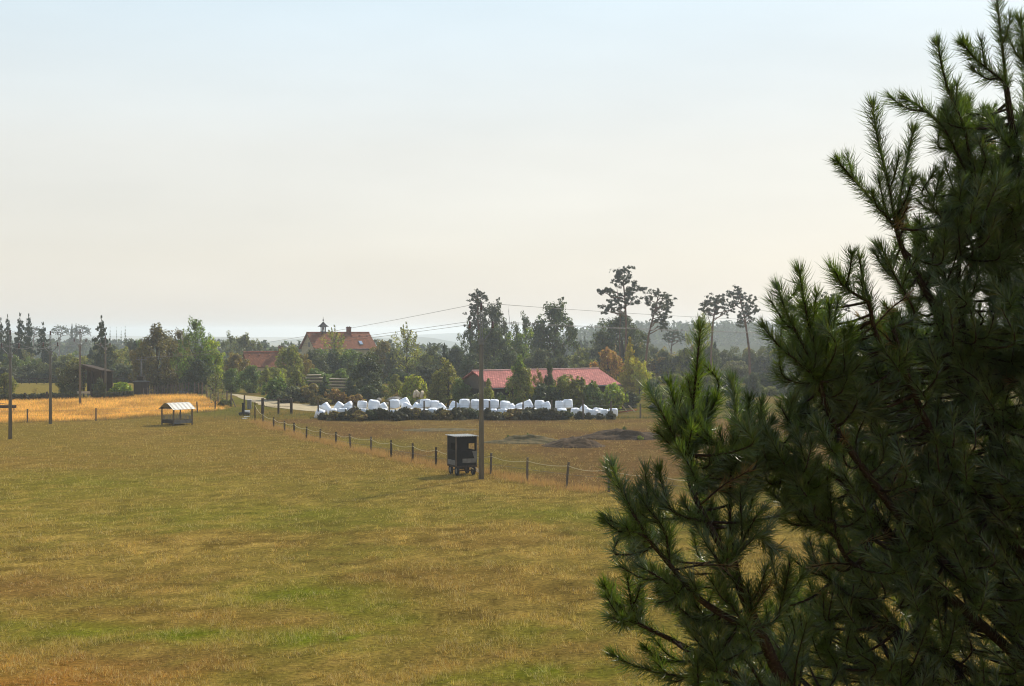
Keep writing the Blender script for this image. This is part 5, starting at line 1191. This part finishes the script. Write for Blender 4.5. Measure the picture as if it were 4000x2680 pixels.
# shoots seen one by one in the picture (tip first): points, depth, needled length (m)
G = [([(2276,-12),(2288,90),(2300,200)],4.85),([(2140,92),(2152,150),(2170,215),(2205,300),(2225,430)],4.8),([(2192,92),(2235,140),(2285,180),(2300,200)],4.75),
     ([(2063,222),(2110,250),(2160,300),(2225,430)],4.75),([(1992,232),(2006,320),(2030,420),(2047,520)],4.7),([(1908,362),(1955,415),(2005,470),(2047,520)],4.65),([(2088,290),(2072,370),(2055,460),(2047,520)],4.75),
     ([(2172,240),(2188,350),(2195,460),(2195,560)],4.9),([(2252,335),(2235,420),(2215,500),(2195,560)],4.95),([(2330,40),(2345,150),(2340,260),(2315,300)],4.9),([(2280,480),(2250,560),(2210,640),(2190,700)],5.0),
     ([(2095,500),(2130,570),(2160,640),(2190,700)],4.8),([(2010,560),(2050,640),(2090,720),(2130,690)],4.6),([(1962,578),(1972,640),(1990,700),(2040,750)],4.5),([(1916,622),(1940,662),(1985,690)],4.45),
     ([(1826,612),(1838,690),(1856,780),(1872,870)],4.5),([(1775,650),(1800,720),(1840,800),(1872,870)],4.45),([(1738,738),(1780,790),(1840,840),(1872,870)],4.4),([(1896,690),(1894,770),(1885,830),(1872,870)],4.55),([(1946,740),(1930,810),(1900,880),(1900,960)],4.55),
     ([(1601,738),(1592,840),(1582,940),(1573,1040)],4.35),([(1478,882),(1510,940),(1545,1000),(1573,1040)],4.3),([(1528,868),(1545,940),(1560,1000),(1573,1040)],4.3),([(1640,905),(1615,960),(1590,1010),(1573,1040)],4.45),
     ([(1672,862),(1680,950),(1672,1060),(1668,1170),(1675,1275)],4.4),([(1592,958),(1620,1000),(1650,1050),(1670,1090)],4.3),([(1768,958),(1735,1010),(1700,1060),(1668,1095)],4.45),([(1712,905),(1708,980),(1690,1050),(1670,1090)],4.5),
     ([(1396,1052),(1415,1110),(1445,1170),(1478,1228)],4.15),([(1374,1182),(1405,1195),(1440,1210),(1478,1228)],4.1),([(1502,1062),(1515,1110),(1540,1170),(1610,1210)],4.2),([(1448,1118),(1480,1160),(1520,1220),(1530,1290)],4.2),
     ([(1376,1330),(1400,1370),(1430,1400),(1455,1424)],4.35),([(1432,1312),(1440,1360),(1448,1400),(1455,1424)],4.35),([(1382,1408),(1410,1415),(1455,1424)],4.3),([(1392,1490),(1440,1518),(1520,1540),(1600,1550),(1690,1562)],4.5),([(1470,1478),(1520,1510),(1600,1550)],4.5),
     ([(1446,1288),(1490,1310),(1550,1345),(1600,1370)],4.15),([(1500,1345),(1540,1380),(1600,1420),(1680,1420)],4.3),([(1750,1155),(1725,1185),(1700,1230),(1675,1275)],4.3),([(1760,1240),(1730,1225),(1690,1240)],4.35),
     ([(1830,1088),(1850,1140),(1880,1200),(1920,1250)],4.7),([(1890,1075),(1892,1130),(1900,1180),(1905,1190)],4.7),([(1790,1130),(1830,1170),(1870,1210),(1920,1250)],4.65),([(1755,1000),(1770,1005),(1782,1012)],4.75),([(1770,1068),(1810,1060),(1860,1060)],4.7),
     ([(1560,1140),(1590,1200),(1640,1280),(1690,1340)],4.25),([(1620,1150),(1640,1220),(1665,1290),(1690,1340)],4.4),([(1800,1300),(1790,1360),(1770,1420),(1740,1450)],4.3),([(1705,1330),(1715,1380),(1740,1450)],4.25),
     ([(1640,1330),(1670,1380),(1700,1430),(1740,1450)],4.2),([(1560,1420),(1600,1450),(1640,1490),(1640,1520)],4.3),([(1660,1440),(1690,1490),(1720,1530),(1760,1580)],4.5),([(1850,1290),(1880,1310),(1900,1330)],4.8),([(1880,1400),(1920,1410),(1990,1400)],4.8)]
def side_shoot(c, i, lo, hi, dens=1500):
    d = c[i - 2] - c[i]; d /= np.linalg.norm(d); r = rp.normal(size=3); r -= d * (r @ d); r /= np.linalg.norm(r)
    v = d * .8 + r * .5; l = rq.uniform(lo, hi); tp = c[i] + v * l
    if CX + F * tp[0] / tp[1] < 2362: return
    cc = smooth([c[i] + v * l + np.array((0, 0, .03)), c[i] + v * l * .5, c[i]], 5); stem(cc, .002, .004, 'shoot', 5); needled(cc, .3, dens, 0, rq.uniform(.052, .068))
for pts, Y in G:
    k = len(pts); c = [P3(x, y, Y + .05 * math.sin(i * 2.1 + x)) for i, (x, y) in enumerate(pts)]
    e = min(limb_nodes, key=lambda q: np.linalg.norm(q - np.array(c[-1]))); c[-1] = Vector(e) if np.linalg.norm(e - np.array(c[-1])) < .35 else c[-1]
    v = c[1] - c[0]; c[0] = c[0] + v.normalized() * min(.016, v.length * .6)
    c = smooth(c, 8); stem(c, .0028, .006, 'shoot', 5); needled(c, rq.uniform(.6, 1.), rq.uniform(1800, 2300), 0, rq.uniform(.056, .07))
    m = len(c)
    for q in range(rq.choice((1, 2, 2, 3))): side_shoot(c, rq.randrange(m // 3, m - 2), .06, .14)
# the dense body of the crown, hidden limb by limb in its own shade
LN = np.array(limb_nodes)
edge = [(240,2190),(420,2150),(500,2090),(640,2015),(760,1960),(860,1870),(960,1845),(1100,1850),(1200,1910),(1300,1810),(1400,1720),(1500,1620),(1660,1560)]
ey = np.array([e[0] for e in edge]); ex = np.array([e[1] for e in edge])
def fill(n, Ya, Yb, ylo=250, yhi=1660, bias=.4):
    for _ in range(n):
        y = rq.uniform(ylo, yhi) if rq.random() < bias else rq.uniform(700, yhi)
        x0 = np.interp(y, ey, ex) + 15; x = x0 + rq.random() ** .9 * (2470 - x0)
        Y = rq.uniform(Ya, Yb); tip = np.array(P3(x, y, Y))
        d = LN - tip; dist = np.linalg.norm(d * np.array((1, .6, 1)), axis=1) + np.where(d[:, 2] > -.05, .5, 0) + np.where(d[:, 0] < -.05, .2, 0)
        e = LN[int(np.argmin(dist))]
        L = rq.uniform(.14, .32); v = tip - e; nv = np.linalg.norm(v)
        if nv < .1: continue
        a = math.radians(rq.uniform(-55, 25)); dirv = np.array((math.sin(a), rq.uniform(-.6, .6), math.cos(a)))
        m1 = tip - dirv * min(L, nv) * .55
        c = smooth([tip, m1, m1 * .45 + e * .55 - np.array((0, 0, .02)), e], 6); stem(c, .0022, .006, 'shoot', 5)
        needled(c, L * rq.uniform(1, 1.9), rq.uniform(900, 1700), 0, rq.uniform(.046, .068))
fill(300, 4.5, 5.0); fill(260, 5.0, 5.8); fill(240, 4.6, 5.7, 1000, 1660); fill(110, 4.7, 5.6, 230, 800, 1); fill(230, 5.2, 6.3, 760, 1660)
def inside(x, y, poly): return bool(inpoly(np.array([x], float), np.array([y], float), poly)[0])
def fill_poly(poly, n, Ya, Yb, lmin=.1, lmax=.22):
    xs, ys = [q[0] for q in poly], [q[1] for q in poly]; k = 0
    while k < n:
        x, y = rq.uniform(min(xs), max(xs)), rq.uniform(min(ys), max(ys))
        if not inside(x, y, poly): continue
        k += 1
        tip = np.array(P3(x, y + 25, rq.uniform(Ya, Yb))); d = LN - tip
        dist = np.linalg.norm(d * np.array((1, .5, 1)), axis=1) + np.where(d[:, 2] > -.03, .4, 0); e = LN[int(np.argmin(dist))]; v = tip - e; nv = np.linalg.norm(v)
        if nv < .07: continue
        a = math.radians(rq.uniform(-40, 28)); dirv = np.array((math.sin(a), rq.uniform(-.5, .5), math.cos(a))); L = rq.uniform(lmin, lmax)
        m1 = tip - dirv * min(L, nv) * .55; c = smooth([tip, m1, m1 * .45 + e * .55 - np.array((0, 0, .015)), e], 6); stem(c, .0022, .005, 'shoot', 5)
        needled(c, L * rq.uniform(1.2, 2), rq.uniform(1500, 2100), 0, rq.uniform(.048, .066))
        if rq.random() < .5: side_shoot(c, len(c) // 2, .05, .1)
fill_poly([(1490,900),(1530,880),(1600,760),(1625,880),(1670,870),(1700,910),(1755,965),(1785,1010),(1750,1080),(1705,1120),(1690,1280),(1740,1330),(1800,1290),(1840,1350),(1800,1600),(1480,1600),(1420,1500),(1470,1440),(1400,1345),(1460,1300),(1500,1270),(1410,1185),(1420,1070),(1500,1070),(1570,1130),(1550,1040),(1510,960)], 50, 4.15, 4.75)
fill_poly([(1826,630),(1885,700),(1945,750),(1985,690),(2040,750),(1960,900),(1890,900),(1810,830),(1755,750),(1790,660)], 46, 4.4, 4.9)
fill_poly([(2047,530),(2080,390),(2165,260),(2245,350),(2300,300),(2340,420),(2340,800),(2150,780),(2060,610)], 60, 4.6, 5.3)
fill_poly([(2160,190),(2250,160),(2340,210),(2340,500),(2200,560),(2115,450)], 42, 4.7, 5.2)
fill_poly([(1690,905),(1755,965),(1800,890),(1860,900),(1900,1000),(1880,1090),(1790,1105),(1715,1085)], 30, 4.35, 4.8)
for _ in range(46):                                    # old shoots with dead brown needles inside the crown
    e = LN[rq.randrange(len(LN))]; v = rp.normal(size=3); v[2] = abs(v[2]) * .6; v /= np.linalg.norm(v); l = rq.uniform(.1, .22)
    c = smooth([e + v * l, e + v * l * .5 + np.array((0, 0, .01)), e], 6); stem(c, .0018, .004, 'shoot', 5); needled(c, l, 520, 0, .05, dry)
def needle_mesh(name, lst, colour):
    P = np.concatenate([q[0] for q in lst]); D = np.concatenate([q[1] for q in lst]); A = np.concatenate([q[2] for q in lst]); Ln = np.concatenate([q[3] for q in lst])[:, None]
    D /= np.linalg.norm(D, axis=1)[:, None]; n = len(P)
    W = np.cross(D, rp.normal(size=(n, 3))); W /= np.linalg.norm(W, axis=1)[:, None]
    mid = P + D * Ln * .55; tip = P + D * Ln * .95 + A * Ln * .13 + rp.normal(0, .0025, (n, 3)); wd = .00092 * rp.uniform(.8, 1.2, (n, 1))
    V = np.stack([P - W * wd, P + W * wd, mid - W * wd * .95, mid + W * wd * .95, tip], 1).reshape(-1, 3) - O
    i = (np.arange(n) * 5)[:, None]
    Fa = np.concatenate([i + np.array([[0, 1, 3]]), i + np.array([[0, 3, 2]]), i + np.array([[2, 3, 4]])], 1).reshape(-1, 3)
    o = link(name, np_mesh(name, V, Fa, M['needle']), pine); o.color = (*colour, 1); print(name, n)
needle_mesh('needles', needles, (.05, .074, .018)); needle_mesh('dry_needles', dry, (.13, .075, .03))
# ------------------------------------------------------------------ air, sky, sun, camera
hz = MB(); hz.box((0, 3300, -10.5), (14400, 8600, 64))
m, t, out = nt('hazy_air')
pv = N(t, 'ShaderNodeVolumePrincipled')
pv.inputs['Color'].default_value = (.8, .875, .945, 1); pv.inputs['Density'].default_value = .00033
pv.inputs['Anisotropy'].default_value = .35
t.links.new(pv.outputs[0], out.inputs['Volume'])
hzo = hz.build('haze', m); tag(hzo, kind='stuff')

w = bpy.data.worlds.new('World'); sc.world = w; w.use_nodes = True
t = w.node_tree; t.nodes.clear()
out = N(t, 'ShaderNodeOutputWorld'); bg = N(t, 'ShaderNodeBackground')
sk = N(t, 'ShaderNodeTexSky', sky_type='NISHITA'); sk.sun_disc = False
sk.sun_elevation = R(SUN_EL); sk.sun_rotation = R(SUN_AZ)
sk.altitude = 400; sk.air_density = 1.0; sk.dust_density = 2.6; sk.ozone_density = 1.0
bg.inputs['Strength'].default_value = .103
# thin high haze whitens the clear sky: pale cream low down, pale blue higher up
tc = N(t, 'ShaderNodeTexCoord'); sx = N(t, 'ShaderNodeSeparateXYZ'); t.links.new(tc.outputs['Generated'], sx.inputs[0])
cr = N(t, 'ShaderNodeValToRGB')
el = cr.color_ramp.elements
stops = [(0, (6.2, 6.0, 5.6)), (.05, (6.35, 6.1, 5.5)), (.13, (6.3, 6.3, 5.9)), (.24, (5.75, 6.8, 7.3)), (.5, (3.0, 4.0, 5.4)), (1, (2.2, 3.1, 4.6))]
while len(el) < len(stops): el.new(.5)
for e, (p_, c_) in zip(el, stops): e.position = p_; e.color = (*c_, 1)
t.links.new(sx.outputs['Z'], cr.inputs['Fac'])
mx = N(t, 'ShaderNodeMixRGB'); mx.inputs[0].default_value = .86
t.links.new(sk.outputs[0], mx.inputs[1]); t.links.new(cr.outputs[0], mx.inputs[2])
# faint uneven haze
mp = N(t, 'ShaderNodeMapping'); mp.inputs['Scale'].default_value = (2.2, 2.2, 9); t.links.new(tc.outputs['Generated'], mp.inputs[0])
no = N(t, 'ShaderNodeTexNoise'); no.inputs['Scale'].default_value = 1.6; no.inputs['Detail'].default_value = 5; t.links.new(mp.outputs[0], no.inputs['Vector'])
mr = N(t, 'ShaderNodeMapRange'); mr.inputs['From Min'].default_value = .3; mr.inputs['From Max'].default_value = .7; mr.inputs['To Min'].default_value = .955; mr.inputs['To Max'].default_value = 1.045; t.links.new(no.outputs['Fac'], mr.inputs['Value'])
hv = N(t, 'ShaderNodeHueSaturation'); t.links.new(mx.outputs[0], hv.inputs['Color']); t.links.new(mr.outputs[0], hv.inputs['Value'])
t.links.new(hv.outputs[0], bg.inputs['Color']); t.links.new(bg.outputs[0], out.inputs[0])
sl = bpy.data.lights.new('sun', 'SUN'); sl.energy = 4.9; sl.angle = R(.53); sl.color = (1, .93, .8)
so = bpy.data.objects.new('sun', sl); C.objects.link(so)
s = Vector((math.cos(R(SUN_EL)) * math.sin(R(SUN_AZ)), math.cos(R(SUN_EL)) * math.cos(R(SUN_AZ)), math.sin(R(SUN_EL))))
so.rotation_euler = s.to_track_quat('Z', 'Y').to_euler(); so.location = (60, 60, 120)
cam = bpy.data.cameras.new('camera'); co = bpy.data.objects.new('camera', cam); C.objects.link(co)
cam.sensor_width = 36; cam.lens = 36 * F / 4000; cam.shift_y = -(1340 - HY) / 4000
cam.clip_start = .1; cam.clip_end = 20000
co.location = (0, 0, H); co.rotation_euler = (R(90), 0, 0); sc.camera = co
sc.view_settings.view_transform = 'Standard'; sc.view_settings.look = 'None'; sc.view_settings.exposure = 0.38; sc.view_settings.gamma = 1
sc.render.engine = 'CYCLES'
cy = sc.cycles
cy.max_bounces = 6; cy.diffuse_bounces = 3; cy.glossy_bounces = 2; cy.transmission_bounces = 4; cy.volume_bounces = 1; cy.transparent_max_bounces = 4
cy.use_denoising = True
cy.filter_width = 1.1
cy.caustics_reflective = False; cy.caustics_refractive = False
cy.sample_clamp_indirect = 4
